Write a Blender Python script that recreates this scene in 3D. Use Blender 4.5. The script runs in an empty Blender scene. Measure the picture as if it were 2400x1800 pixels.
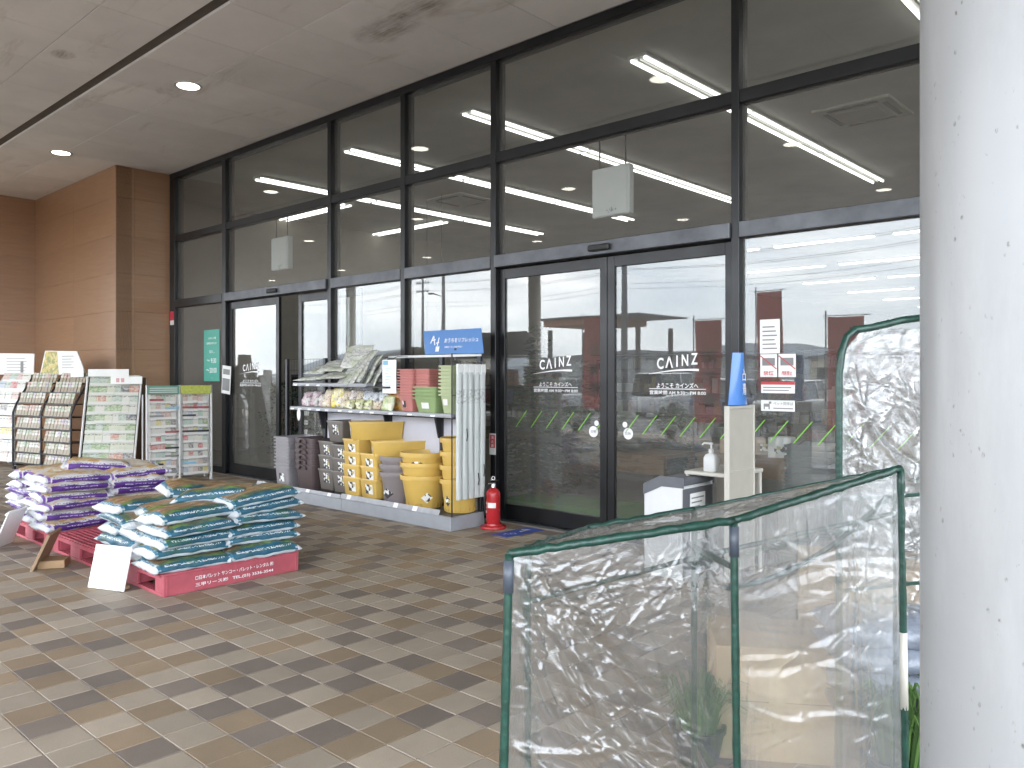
import bpy, math, random
import numpy as np
from mathutils import Vector, Matrix, noise
R = math.radians
rnd = random.Random(7)
sc = bpy.context.scene
COL = sc.collection

# ---------------------------------------------------------------- camera, sky, sun, exposure
cam_d = bpy.data.cameras.new('camera')
cam = bpy.data.objects.new('camera', cam_d)
COL.objects.link(cam)
cam.location = (0, -6.0, 1.5)
cam.rotation_euler = Vector((-0.678, 0.735, 0)).to_track_quat('-Z', 'Y').to_euler()
cam_d.lens = 28.32
cam_d.sensor_width = 36
cam_d.shift_y = -0.0093
cam_d.clip_start = 0.05
cam_d.clip_end = 3000
sc.camera = cam

SUN_EL, SUN_AZ = 58, 160          # degrees; azimuth measured from +Y towards +X
w = bpy.data.worlds.new('World')
sc.world = w
w.use_nodes = True
wn, wl = w.node_tree.nodes, w.node_tree.links
wn.clear()
wo = wn.new('ShaderNodeOutputWorld')
bg = wn.new('ShaderNodeBackground')
bg.inputs['Strength'].default_value = 0.1
sky = wn.new('ShaderNodeTexSky')
sky.sky_type = 'NISHITA'
sky.sun_disc = False
sky.sun_elevation = R(SUN_EL)
sky.sun_rotation = R(SUN_AZ)
tc = wn.new('ShaderNodeTexCoord')
mp = wn.new('ShaderNodeMapping')
mp.inputs['Scale'].default_value = (1.0, 1.0, 3.2)
n1 = wn.new('ShaderNodeTexNoise')
n1.inputs['Scale'].default_value = 2.6
n1.inputs['Detail'].default_value = 7
n1.inputs['Roughness'].default_value = 0.6
n1.inputs['Distortion'].default_value = 0.5
cr = wn.new('ShaderNodeValToRGB')
cr.color_ramp.elements[0].position = 0.34
cr.color_ramp.elements[1].position = 0.68
n2 = wn.new('ShaderNodeTexNoise')
n2.inputs['Scale'].default_value = 5.0
n2.inputs['Detail'].default_value = 8
c2 = wn.new('ShaderNodeValToRGB')
c2.color_ramp.elements[0].position = 0.3
c2.color_ramp.elements[0].color = (8.2, 8.8, 9.5, 1)
c2.color_ramp.elements[1].position = 0.7
c2.color_ramp.elements[1].color = (14.0, 14.1, 14.1, 1)
dim = wn.new('ShaderNodeMixRGB')
dim.blend_type = 'MIX'
dim.inputs[0].default_value = 0.66
dim.inputs[2].default_value = (8.0, 9.0, 10.4, 1)
mx = wn.new('ShaderNodeMixRGB')
wl.new(tc.outputs['Generated'], mp.inputs[0])
wl.new(mp.outputs[0], n1.inputs['Vector'])
wl.new(mp.outputs[0], n2.inputs['Vector'])
wl.new(n1.outputs['Fac'], cr.inputs[0])
wl.new(n2.outputs['Fac'], c2.inputs[0])
wl.new(sky.outputs[0], dim.inputs[1])
wl.new(cr.outputs[0], mx.inputs[0])
wl.new(dim.outputs[0], mx.inputs[1])
wl.new(c2.outputs[0], mx.inputs[2])
wl.new(mx.outputs[0], bg.inputs['Color'])
wl.new(bg.outputs[0], wo.inputs[0])

sun_d = bpy.data.lights.new('sun', 'SUN')
sun_d.energy = 0.9
sun_d.angle = R(14)
sun_d.color = (1.0, 0.96, 0.9)
sun = bpy.data.objects.new('sun', sun_d)
COL.objects.link(sun)
sd = Vector((math.sin(R(SUN_AZ)) * math.cos(R(SUN_EL)), math.cos(R(SUN_AZ)) * math.cos(R(SUN_EL)), math.sin(R(SUN_EL))))
sun.rotation_euler = (-sd).to_track_quat('-Z', 'Y').to_euler()
sun.location = (20, -40, 60)

sc.view_settings.view_transform = 'Standard'
sc.view_settings.look = 'None'
sc.view_settings.exposure = 3.15
sc.view_settings.gamma = 1
sc.view_settings.use_curve_mapping = False
sc.render.engine = 'CYCLES'
sc.cycles.max_bounces = 10
sc.cycles.diffuse_bounces = 5
sc.cycles.glossy_bounces = 4
sc.cycles.transparent_max_bounces = 24
sc.cycles.transmission_bounces = 6
sc.cycles.caustics_reflective = False
sc.cycles.caustics_refractive = False
sc.cycles.sample_clamp_indirect = 6

# ---------------------------------------------------------------- mesh helpers
class MB:
    def __init__(s):
        s.v, s.f, s.m = [], [], []
        s.mi = 0
        s.uv = None
    def add(s, vs, fs):
        b = len(s.v)
        s.v.extend([tuple(p) for p in vs])
        for f in fs:
            s.f.append([b + i for i in f])
            s.m.append(s.mi)
        return b
    def box(s, a, b, ch=0.0, M=None):
        x0, y0, z0 = a; x1, y1, z1 = b
        if ch <= 0:
            vs = [(x0,y0,z0),(x1,y0,z0),(x1,y1,z0),(x0,y1,z0),(x0,y0,z1),(x1,y0,z1),(x1,y1,z1),(x0,y1,z1)]
            fs = [(3,2,1,0),(4,5,6,7),(0,1,5,4),(1,2,6,5),(2,3,7,6),(3,0,4,7)]
        else:
            c = min(ch, (x1-x0)*.45, (y1-y0)*.45, (z1-z0)*.45)
            vs, idx = [], {}
            for ix, (xa, xs) in enumerate(((x0, 1), (x1, -1))):
                for iy, (ya, ys) in enumerate(((y0, 1), (y1, -1))):
                    for iz, (za, zs) in enumerate(((z0, 1), (z1, -1))):
                        for k in range(3):
                            idx[ix, iy, iz, k] = len(vs)
                            vs.append((xa + xs*c*(k != 0), ya + ys*c*(k != 1), za + zs*c*(k != 2)))
            fs = []
            for i in (0, 1):
                q = [idx[i,0,0,0], idx[i,1,0,0], idx[i,1,1,0], idx[i,0,1,0]]; fs.append(q if i else q[::-1])
                q = [idx[0,i,0,1], idx[1,i,0,1], idx[1,i,1,1], idx[0,i,1,1]]; fs.append(q[::-1] if i else q)
                q = [idx[0,0,i,2], idx[1,0,i,2], idx[1,1,i,2], idx[0,1,i,2]]; fs.append(q if i else q[::-1])
            for i in (0, 1):
                for j in (0, 1):
                    q = [idx[0,i,j,1], idx[1,i,j,1], idx[1,i,j,2], idx[0,i,j,2]]; fs.append(q if i != j else q[::-1])
                    q = [idx[i,0,j,0], idx[i,1,j,0], idx[i,1,j,2], idx[i,0,j,2]]; fs.append(q if i == j else q[::-1])
                    q = [idx[i,j,0,0], idx[i,j,1,0], idx[i,j,1,1], idx[i,j,0,1]]; fs.append(q if i != j else q[::-1])
                    for k in (0, 1):
                        q = [idx[i,j,k,0], idx[i,j,k,1], idx[i,j,k,2]]; fs.append(q if (i+j+k) % 2 else q[::-1])
        if M is not None:
            vs = [M @ Vector(p) for p in vs]
        s.add(vs, fs)
        return s
    def tube(s, pts, r, n=8, caps=True, closed=False):
        pts = [Vector(p) for p in pts]
        k = len(pts)
        rs = r if isinstance(r, (list, tuple)) else [r]*k
        vs, fs = [], []
        t0 = (pts[1]-pts[0]).normalized()
        ref = Vector((0, 0, 1)) if abs(t0.z) < .9 else Vector((1, 0, 0))
        u = t0.cross(ref).normalized()
        for i, p in enumerate(pts):
            if closed:
                t = (pts[(i+1) % k]-pts[i-1]).normalized()
            else:
                t = (pts[min(i+1, k-1)]-pts[max(i-1, 0)]).normalized()
            u = (u - t*u.dot(t)).normalized()
            w_ = t.cross(u)
            for j in range(n):
                a = 2*math.pi*j/n
                vs.append(p + (u*math.cos(a) + w_*math.sin(a))*rs[i])
        for i in range(k if closed else k-1):
            for j in range(n):
                a, b = i*n+j, i*n+(j+1) % n
                c, d = ((i+1) % k)*n+(j+1) % n, ((i+1) % k)*n+j
                fs.append((a, b, c, d))
        if caps and not closed:
            fs.append(tuple(range(n))[::-1]); fs.append(tuple(range((k-1)*n, k*n)))
        s.add(vs, fs)
        return s
    def lathe(s, prof, n=24, c=(0,0,0), a0=0, a1=2*math.pi, sx=1, sy=1, cap=True):
        full = abs(a1-a0-2*math.pi) < 1e-6
        cols = n if full else n+1
        vs, fs = [], []
        for r, z in prof:
            for j in range(cols):
                a = a0+(a1-a0)*j/n
                vs.append((c[0]+r*math.cos(a)*sx, c[1]+r*math.sin(a)*sy, c[2]+z))
        for i in range(len(prof)-1):
            for j in range(n):
                j2 = (j+1) % cols if full else j+1
                fs.append((i*cols+j, i*cols+j2, (i+1)*cols+j2, (i+1)*cols+j))
        if cap and full:
            fs.append(tuple(range(cols))[::-1])
            fs.append(tuple(range((len(prof)-1)*cols, len(prof)*cols)))
        s.add(vs, fs)
        return s
    def loft(s, secs, seg=3, cap=True):
        """secs: (z, hx, hy, r[, ox, oy]) rounded rectangles"""
        vs, fs = [], []
        n = 4*(seg+1)
        for q in secs:
            z, hx, hy, r = q[:4]
            ox, oy = (q[4], q[5]) if len(q) > 4 else (0, 0)
            r = min(r, hx*.98, hy*.98)
            for k, (sx, sy) in enumerate(((1,1), (-1,1), (-1,-1), (1,-1))):
                for j in range(seg+1):
                    a = k*math.pi/2 + j/seg*math.pi/2
                    vs.append((ox+sx*(hx-r)+r*math.cos(a), oy+sy*(hy-r)+r*math.sin(a), z))
        for i in range(len(secs)-1):
            for j in range(n):
                fs.append((i*n+j, i*n+(j+1) % n, (i+1)*n+(j+1) % n, (i+1)*n+j))
        if cap:
            fs.append(tuple(range(n))[::-1]); fs.append(tuple(range((len(secs)-1)*n, len(secs)*n)))
        s.add(vs, fs)
        return s
    def prism(s, poly, y0, y1, M=None):
        """polygon in x,z extruded along y"""
        n = len(poly)
        vs = [(x, y0, z) for x, z in poly] + [(x, y1, z) for x, z in poly]
        fs = [tuple(range(n)), tuple(range(n, 2*n))[::-1]]
        for i in range(n):
            j = (i+1) % n
            fs.append((i, i+n, j+n, j)[::-1] if False else (j, i, i+n, j+n)[::-1])
        if M is not None:
            vs = [M @ Vector(p) for p in vs]
        s.add(vs, fs)
        return s
    def grid(s, nx, ny, fn):
        vs = [fn(i/nx, j/ny) for j in range(ny+1) for i in range(nx+1)]
        fs = [(j*(nx+1)+i, j*(nx+1)+i+1, (j+1)*(nx+1)+i+1, (j+1)*(nx+1)+i) for j in range(ny) for i in range(nx)]
        s.add(vs, fs)
        return s
    def mesh(s, name, mats, smooth=None):
        me = bpy.data.meshes.new(name)
        me.from_pydata(s.v, [], s.f)
        mats = mats if isinstance(mats, (list, tuple)) else [mats]
        for m in mats:
            me.materials.append(m)
        if len(mats) > 1:
            me.polygons.foreach_set('material_index', s.m)
        if smooth:
            me.polygons.foreach_set('use_smooth', [True]*len(me.polygons))
            if smooth is not True:
                me.set_sharp_from_angle(angle=R(smooth))
        me.update()
        return me
    def build(s, name, mats, parent=None, loc=(0,0,0), rot=(0,0,0), smooth=None):
        return put(name, s.mesh(name, mats, smooth), parent, loc, rot)

def put(name, me, parent=None, loc=(0,0,0), rot=(0,0,0)):
    o = bpy.data.objects.new(name, me)
    COL.objects.link(o)
    o.location = loc
    o.rotation_euler = rot
    if parent is not None:
        o.parent = parent
    return o

def tag(o, label, cat, group=None):
    o['label'] = label
    o['category'] = cat
    if group:
        o['group'] = group
    return o

def thing(name, label, cat, loc=(0,0,0), rz=0.0, group=None):
    o = bpy.data.objects.new(name, None)
    o.empty_display_size = .1
    COL.objects.link(o)
    o.location = loc
    o.rotation_euler = (0, 0, rz)
    return tag(o, label, cat, group)

def kind(o, k):
    o['kind'] = k
    return o

def children(p):
    return [o for o in bpy.data.objects if o.parent == p]

TREE = {}
def copy_tree(o, parent=None):
    c = o.copy()
    COL.objects.link(c)
    c.parent = parent
    for ch in list(o.children):
        copy_tree(ch, c)
    return c

def smooth_noise(x, y, z, s=1.0, o=3):
    return noise.fractal(Vector((x*s, y*s, z*s)), 1.0, 2.0, o)

# ---------------------------------------------------------------- materials
class NB:
    """small node builder"""
    def __init__(s, name):
        s.m = bpy.data.materials.new(name)
        s.m.use_nodes = True
        s.t = s.m.node_tree
        s.t.nodes.clear()
        s.out = s.t.nodes.new('ShaderNodeOutputMaterial')
        s._tc = None
    def n(s, typ, **kw):
        nd = s.t.nodes.new(typ)
        for k, v in kw.items():
            setattr(nd, k, v)
        return nd
    def link(s, a, b):
        s.t.links.new(a, b)
    def set(s, sock, v):
        if hasattr(v, 'is_linked') or hasattr(v, 'links'):
            s.link(v, sock)
        else:
            if hasattr(sock.default_value, '__len__') and not hasattr(v, '__len__'):
                v = (v, v, v, 1) if len(sock.default_value) == 4 else (v, v, v)
            elif hasattr(v, '__len__') and len(v) == 3 and len(sock.default_value) == 4:
                v = (*v, 1)
            sock.default_value = v
    def tc(s, o='Object'):
        if s._tc is None:
            s._tc = s.n('ShaderNodeTexCoord')
        return s._tc.outputs[o]
    def math(s, op, a, b=0.0, c=0.0, clamp=False):
        nd = s.n('ShaderNodeMath', operation=op, use_clamp=clamp)
        s.set(nd.inputs[0], a); s.set(nd.inputs[1], b); s.set(nd.inputs[2], c)
        return nd.outputs[0]
    def mix(s, f, a, b, blend='MIX'):
        nd = s.n('ShaderNodeMixRGB', blend_type=blend)
        s.set(nd.inputs[0], f); s.set(nd.inputs[1], a); s.set(nd.inputs[2], b)
        return nd.outputs[0]
    def noise(s, scale=5, detail=3, rough=.5, vec=None, dist=0, out='Fac'):
        nd = s.n('ShaderNodeTexNoise')
        nd.inputs['Scale'].default_value = scale
        nd.inputs['Detail'].default_value = detail
        nd.inputs['Roughness'].default_value = rough
        nd.inputs['Distortion'].default_value = dist
        s.link(vec if vec is not None else s.tc(), nd.inputs['Vector'])
        return nd.outputs[out]
    def voro(s, scale=5, vec=None, out='Color', feature='F1'):
        nd = s.n('ShaderNodeTexVoronoi', feature=feature)
        nd.inputs['Scale'].default_value = scale
        s.link(vec if vec is not None else s.tc(), nd.inputs['Vector'])
        return nd.outputs[out]
    def vscale(s, v, vec=None):
        nd = s.n('ShaderNodeMapping')
        nd.inputs['Scale'].default_value = v
        s.link(vec if vec is not None else s.tc(), nd.inputs[0])
        return nd.outputs[0]
    def ramp(s, f, stops, interp='LINEAR'):
        nd = s.n('ShaderNodeValToRGB')
        e = nd.color_ramp.elements
        nd.color_ramp.interpolation = interp
        while len(e) < len(stops):
            e.new(.5)
        for el, (p, c) in zip(e, stops):
            el.position = p
            el.color = (*c, 1) if hasattr(c, '__len__') else (c, c, c, 1)
        s.set(nd.inputs[0], f)
        return nd.outputs[0]
    def xyz(s, vec=None):
        nd = s.n('ShaderNodeSeparateXYZ')
        s.link(vec if vec is not None else s.tc(), nd.inputs[0])
        return nd.outputs[0], nd.outputs[1], nd.outputs[2]
    def band(s, v, a, b):
        return s.math('MULTIPLY', s.math('GREATER_THAN', v, a), s.math('LESS_THAN', v, b))
    def rand(s):
        return s.n('ShaderNodeObjectInfo').outputs['Random']
    def island(s):
        return s.n('ShaderNodeNewGeometry').outputs['Random Per Island']
    def bump(s, h, strength=.3, dist=.01):
        nd = s.n('ShaderNodeBump')
        nd.inputs['Strength'].default_value = strength
        nd.inputs['Distance'].default_value = dist
        s.set(nd.inputs['Height'], h)
        return nd.outputs[0]
    def pbr(s, col, rough=.5, metal=0.0, normal=None, spec=.5, emit=None, estr=0, coat=0, sub=0):
        p = s.n('ShaderNodeBsdfPrincipled')
        s.set(p.inputs['Base Color'], col)
        s.set(p.inputs['Roughness'], rough)
        s.set(p.inputs['Metallic'], metal)
        s.set(p.inputs['Specular IOR Level'], spec)
        if coat:
            p.inputs['Coat Weight'].default_value = coat
            p.inputs['Coat Roughness'].default_value = .15
        if normal is not None:
            s.link(normal, p.inputs['Normal'])
        if emit is not None:
            s.set(p.inputs['Emission Color'], emit)
            p.inputs['Emission Strength'].default_value = estr
        s.link(p.outputs[0], s.out.inputs[0])
        return s.m

def simple(name, col, rough=.5, metal=0, var=.12, vs=6, bump=0, bs=60, bd=.002, spec=.5, rv=.08, obj_var=0.0):
    b = NB(name)
    col = tuple(col)
    f = b.noise(vs, 5, .6)
    lo = tuple(c*(1-var) for c in col); hi = tuple(min(1, c*(1+var)) for c in col)
    c = b.ramp(f, [(.3, lo), (.7, hi)])
    if obj_var:
        k = b.math('MULTIPLY_ADD', b.rand(), 2*obj_var, 1-obj_var)
        c = b.mix(1.0, c, k, 'MULTIPLY')
    r = b.math('MULTIPLY_ADD', b.noise(vs*2.3, 4), rv*2, rough-rv)
    nrm = b.bump(b.noise(bs, 4), bump, bd) if bump else None
    return b.pbr(c, r, metal, nrm, spec)

def emit_mat(name, col, strength):
    b = NB(name)
    e = b.n('ShaderNodeEmission')
    b.set(e.inputs[0], col)
    e.inputs[1].default_value = strength
    b.link(e.outputs[0], b.out.inputs[0])
    return b.m

def schlick(b, normal=None, f0=.067):
    lw = b.n('ShaderNodeLayerWeight')
    lw.inputs['Blend'].default_value = .5
    if normal is not None:
        b.link(normal, lw.inputs['Normal'])
    p = b.math('POWER', lw.outputs['Facing'], 5)
    return b.math('MULTIPLY_ADD', p, 1-f0, f0)

def glass_mat(name, tint=(.93, .95, .94), dirt_haze=.0):
    b = NB(name)
    t = b.n('ShaderNodeBsdfTransparent')
    t.inputs[0].default_value = (*tint, 1)
    g = b.n('ShaderNodeBsdfGlossy')
    g.inputs['Roughness'].default_value = 0.0
    wav = b.bump(b.noise(1.1, 1), .02, .02)
    b.link(wav, g.inputs['Normal'])
    m = b.n('ShaderNodeMixShader')
    b.link(schlick(b), m.inputs[0])
    b.link(t.outputs[0], m.inputs[1]); b.link(g.outputs[0], m.inputs[2])
    last = m.outputs[0]
    if dirt_haze:  # pale diffuse veil: haze painted into the panes to lift their darks
        d = b.n('ShaderNodeBsdfDiffuse')
        d.inputs[0].default_value = (.55, .52, .48, 1)
        m2 = b.n('ShaderNodeMixShader')
        b.link(b.ramp(b.noise(.7, 3, .5), [(.2, dirt_haze*.75), (.8, dirt_haze*1.25)]), m2.inputs[0])
        b.link(last, m2.inputs[1]); b.link(d.outputs[0], m2.inputs[2])
        last = m2.outputs[0]
    b.link(last, b.out.inputs[0])
    return b.m

def film_mat(name, haze=.06, rough=.07, bs=(38, 38, 38), bstr=.5, tint=(.94, .95, .95), f0=.10, blur=.3, dist=.012, frost=.10):
    b = NB(name)
    vec = b.vscale(bs)
    h1 = b.noise(1.0, 6, .66, vec, 1.6)
    h2 = b.voro(.6, vec, 'Distance', 'DISTANCE_TO_EDGE')
    h = b.math('MULTIPLY_ADD', b.math('MINIMUM', h2, .22), 1.6, h1)
    nrm = b.bump(h, bstr, dist)
    t = b.n('ShaderNodeBsdfTransparent')
    t.inputs[0].default_value = (*tint, 1)
    rf = b.n('ShaderNodeBsdfRefraction')
    rf.inputs['Color'].default_value = (*tint, 1)
    rf.inputs['IOR'].default_value = 1.12
    rf.inputs['Roughness'].default_value = frost
    b.link(nrm, rf.inputs['Normal'])
    m0 = b.n('ShaderNodeMixShader')
    m0.inputs[0].default_value = blur
    b.link(t.outputs[0], m0.inputs[1]); b.link(rf.outputs[0], m0.inputs[2])
    g = b.n('ShaderNodeBsdfGlossy')
    g.inputs['Roughness'].default_value = rough
    b.link(nrm, g.inputs['Normal'])
    m = b.n('ShaderNodeMixShader')
    b.link(schlick(b, nrm, f0), m.inputs[0])
    b.link(m0.outputs[0], m.inputs[1]); b.link(g.outputs[0], m.inputs[2])
    d = b.n('ShaderNodeBsdfDiffuse')
    d.inputs[0].default_value = (.8, .82, .84, 1)
    tr = b.n('ShaderNodeBsdfTranslucent')
    tr.inputs[0].default_value = (.8, .82, .84, 1)
    dm = b.n('ShaderNodeMixShader')
    dm.inputs[0].default_value = .45
    b.link(d.outputs[0], dm.inputs[1]); b.link(tr.outputs[0], dm.inputs[2])
    m2 = b.n('ShaderNodeMixShader')
    hz = b.ramp(b.noise(4, 5, .6), [(.25, haze*.5), (.75, haze*1.6)])
    b.link(hz, m2.inputs[0])
    b.link(m.outputs[0], m2.inputs[1]); b.link(dm.outputs[0], m2.inputs[2])
    b.link(m2.outputs[0], b.out.inputs[0])
    return b.m

def tile_mat(name, col, sp=.16):
    b = NB(name)
    g = b.n('ShaderNodeNewGeometry')
    fine = b.noise(150, 4, .75, g.outputs['Position'])
    mid = b.noise(3.2, 4, .6, g.outputs['Position'])
    k = b.math('MULTIPLY_ADD', fine, sp*2, 1-sp)
    rv = b.math('FRACT', b.math('ADD', b.rand(), b.island()))
    k = b.math('MULTIPLY', k, b.math('MULTIPLY_ADD', rv, .26, .87))
    k = b.math('MULTIPLY', k, b.math('MULTIPLY_ADD', mid, .22, .89))
    c = b.mix(1, col, k, 'MULTIPLY')
    dirt_haze = b.ramp(b.noise(.9, 7, .68, g.outputs['Position'], .6), [(.42, 1.0), (.68, .80)])
    c = b.mix(1, c, dirt_haze, 'MULTIPLY')
    spot = b.ramp(b.voro(5.5, g.outputs['Position'], 'Distance'), [(.03, .62), (.07, 1)])
    c = b.mix(b.ramp(b.noise(1.7, 3, .6, g.outputs['Position']), [(.5, 0), (.6, 1)]), c, b.mix(1, c, spot, 'MULTIPLY'))
    rough = b.math('MULTIPLY_ADD', mid, .25, .42)
    nrm = b.bump(fine, .12, .002)
    return b.pbr(c, rough, 0, nrm, .4)

M = {}
M['tile_light'] = tile_mat('tile_light', (.342, .290, .228), .24)
M['tile_tan'] = tile_mat('tile_tan', (.272, .206, .138), .24)
M['tile_dark'] = tile_mat('tile_dark', (.185, .154, .129), .28)
M['grout'] = simple('grout', (.46, .41, .35), .9, vs=14)
def ceil_mat():
    b = NB('ceiling_board')
    g = b.n('ShaderNodeNewGeometry')
    p = g.outputs['Position']
    base = b.ramp(b.noise(1.3, 6, .6, p), [(.3, (.71, .705, .685)), (.7, (.81, .80, .78))])
    dist = b.noise(.8, 5, .7, b.vscale((.55, 2.6, 1), p), .8)
    st = b.ramp(dist, [(.585, 0), (.72, .75)])
    x, y, z = b.xyz(p)
    def blob(cx, cy, rx, ry):
        dx = b.math('MULTIPLY', b.math('SUBTRACT', x, cx), 1/rx)
        dy = b.math('MULTIPLY', b.math('SUBTRACT', y, cy), 1/ry)
        d = b.math('ADD', b.math('MULTIPLY', dx, dx), b.math('MULTIPLY', dy, dy))
        d = b.math('ADD', d, b.math('MULTIPLY', b.math('SUBTRACT', b.noise(5, 4, .6, p), .5), 1.6))
        return b.ramp(d, [(.0, .8), (1.0, 0)])
    blotch = b.math('ADD', blob(-6.15, -1.1, .5, .24), b.math('ADD', blob(-9.12, -3.0, .17, .12), blob(-5.55, -1.2, .42, .2)), clamp=True)
    st2 = b.math('MULTIPLY', st, .55)
    c = b.mix(st2, base, (.33, .27, .2))
    streak = b.ramp(b.noise(3, 5, .7, b.vscale((1.2, 9, 1), p)), [(.35, .15), (.7, 1)])
    c = b.mix(b.math('MULTIPLY', blotch, streak), c, (.17, .14, .1))
    rv = b.math('MULTIPLY_ADD', b.rand(), .1, .95)
    c = b.mix(1, c, rv, 'MULTIPLY')
    return b.pbr(c, .85, 0, b.bump(b.noise(90, 3, .5, p), .1, .002), .2)
M['ceil'] = ceil_mat()
M['ceil_dark'] = simple('ceiling_slot', (.10, .085, .07), .7)
M['ceil_in'] = simple('inner_ceiling', (.66, .65, .62), .85, vs=1.2)
M['black_alu'] = simple('black_aluminium', (.012, .0125, .0135), .34, .25, var=.25, vs=2.2, rv=.12, bump=.03, bs=40)
M['rail_alu'] = simple('grey_aluminium', (.10, .105, .115), .42, .5, var=.3, vs=3.5, rv=.14, bump=.05, bs=30)  # lighter grey than the black frame metal
M['glass'] = glass_mat('shop_glass', dirt_haze=.062)
M['white_vinyl'] = simple('white_vinyl', (.85, .85, .85), .5, var=.02)
M['green_vinyl'] = simple('green_vinyl', (.22, .55, .06), .5, var=.03)
M['white_sheet'] = simple('white_acrylic', (.64, .65, .645), .4, var=.04)
M['ivory'] = simple('ivory_metal', (.52, .50, .44), .45, var=.05)
M['paper'] = simple('paper', (.78, .78, .76), .8, var=.05, vs=12)
M['grey_floor'] = simple('inner_floor', (.17, .162, .15), .35, var=.1, vs=3, rv=.1)
M['beige_wall'] = simple('inner_wall', (.30, .275, .24), .8, var=.06)
def panel_mat():
    b = NB('brown_panel')
    g = b.n('ShaderNodeNewGeometry')
    p = g.outputs['Position']
    gr = b.noise(2.2, 6, .65, b.vscale((1, 1, 14), p), .4)
    c = b.ramp(gr, [(.25, (.275, .145, .069)), (.75, (.345, .190, .096))])
    c = b.mix(1, c, b.math('MULTIPLY_ADD', b.rand(), .08, .96), 'MULTIPLY')
    rough = b.math('MULTIPLY_ADD', b.noise(1.5, 3, .5, p), .10, .26)
    return b.pbr(c, rough, 0, b.bump(b.noise(1.2, 1, .5, p), .03, .01), .9)
M['brown_panel'] = panel_mat()
M['brown_dark'] = simple('panel_backing', (.10, .055, .03), .7)
def col_mat():
    b = NB('column_paint')
    c = b.ramp(b.noise(1.8, 6, .6), [(.3, (.240, .243, .245)), (.7, (.270, .272, .273))])
    sp = b.ramp(b.voro(74, b.vscale((1, 1, .6)), 'Distance'), [(.15, 1), (.27, 0)])
    gate = b.ramp(b.noise(9, 7, .82, b.vscale((1, 1, .45))), [(.535, 0), (.60, 1)])
    c = b.mix(b.math('MULTIPLY', b.math('MULTIPLY', sp, gate), .85), c, (.05, .04, .03))
    sm = b.ramp(b.noise(5, 7, .75, b.vscale((1.5, 1.5, .28))), [(.50, 0), (.80, .38)])
    c = b.mix(sm, c, (.38, .38, .38))
    return b.pbr(c, .34, 0, b.bump(b.noise(26, 4, .5), .05, .004), .5)
M['column'] = col_mat()
M['lamp_lit'] = emit_mat('lamp_lit', (1, .93, .82), 1.3)
M['lamp_lens'] = simple('lamp_ring', (.55, .55, .53), .4, .3)
M['tube_lit'] = emit_mat('tube_lit', (1, .985, .93), .62)
M['fixture_white'] = simple('fixture_white', (.72, .72, .70), .4)
M['grey_steel'] = simple('grey_shelf_steel', (.33, .345, .37), .42, .1, var=.08)
M['silver_rail'] = simple('silver_price_rail', (.36, .37, .39), .38, .2, var=.12, vs=18)
M['lav_panel'] = simple('lavender_panel', (.55, .55, .60), .5, var=.03)
M['dark_metal'] = simple('dark_metal', (.025, .026, .03), .4, .4)
M['red_plastic'] = simple('red_pallet_plastic', (.42, .085, .11), .55, var=.18, vs=5, bump=.15, bs=35)
M['green_film'] = simple('green_tape', (.007, .042, .029), .32, var=.4, vs=40, bump=.6, bs=70, bd=.004)
M['blue_joint'] = simple('blue_grey_joint', (.055, .068, .09), .4)
M['ext_red'] = simple('extinguisher_red', (.44, .022, .026), .25, var=.06)
M['black_rub'] = simple('black_rubber', (.02, .02, .02), .6)
M['chrome'] = simple('chrome', (.6, .6, .6), .2, .9)
M['wood'] = simple('plain_wood', (.36, .23, .12), .6, var=.2, vs=9, bump=.1)
M['ply'] = simple('ply_board', (.30, .20, .12), .65, var=.15, vs=7)
M['blue_print'] = simple('blue_print', (.085, .22, .50), .4, var=.04)
M['blue_mat'] = simple('blue_floor_sheet', (.035, .075, .33), .5, var=.1)
M['turquoise'] = simple('turquoise_poster', (.075, .36, .28), .5, var=.03)
M['red_tag'] = simple('red_tag', (.6, .04, .08), .4)
# ---------------------------------------------------------------- lettering helper
def text_mesh(body, mat, width=None, height=None, bold=0.0, extrude=.0006, align='CENTER', spacing=1.0):
    cu = bpy.data.curves.new('lettering', 'FONT')
    cu.body = body
    cu.size = 1
    cu.offset = bold
    cu.extrude = 0
    cu.space_character = spacing
    cu.resolution_u = 3
    o = bpy.data.objects.new('lettering', cu)
    me = bpy.data.meshes.new_from_object(o)
    bpy.data.objects.remove(o); bpy.data.curves.remove(cu)
    me.name = 'lettering'
    n = len(me.vertices)
    co = np.zeros(n*3); me.vertices.foreach_get('co', co); co = co.reshape(-1, 3)
    mn, mxx = co.min(0), co.max(0)
    co -= (mn+mxx)/2
    sx = sy = None
    if width: sx = width/(mxx[0]-mn[0])
    if height: sy = height/(mxx[1]-mn[1])
    sx = sx or sy; sy = sy or sx
    co[:, 0] *= sx; co[:, 1] *= sy
    me.vertices.foreach_set('co', co.ravel())
    me.materials.clear(); me.materials.append(mat)
    me.update()
    return me
FRONT = (R(90), 0, 0)            # text facing -Y
def lettering(body, mat, parent, loc, rot=FRONT, width=None, height=None, bold=0.0, spacing=1.0, name='lettering'):
    return put(name, text_mesh(body, mat, width, height, bold, spacing=spacing), parent, loc, rot)

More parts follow.
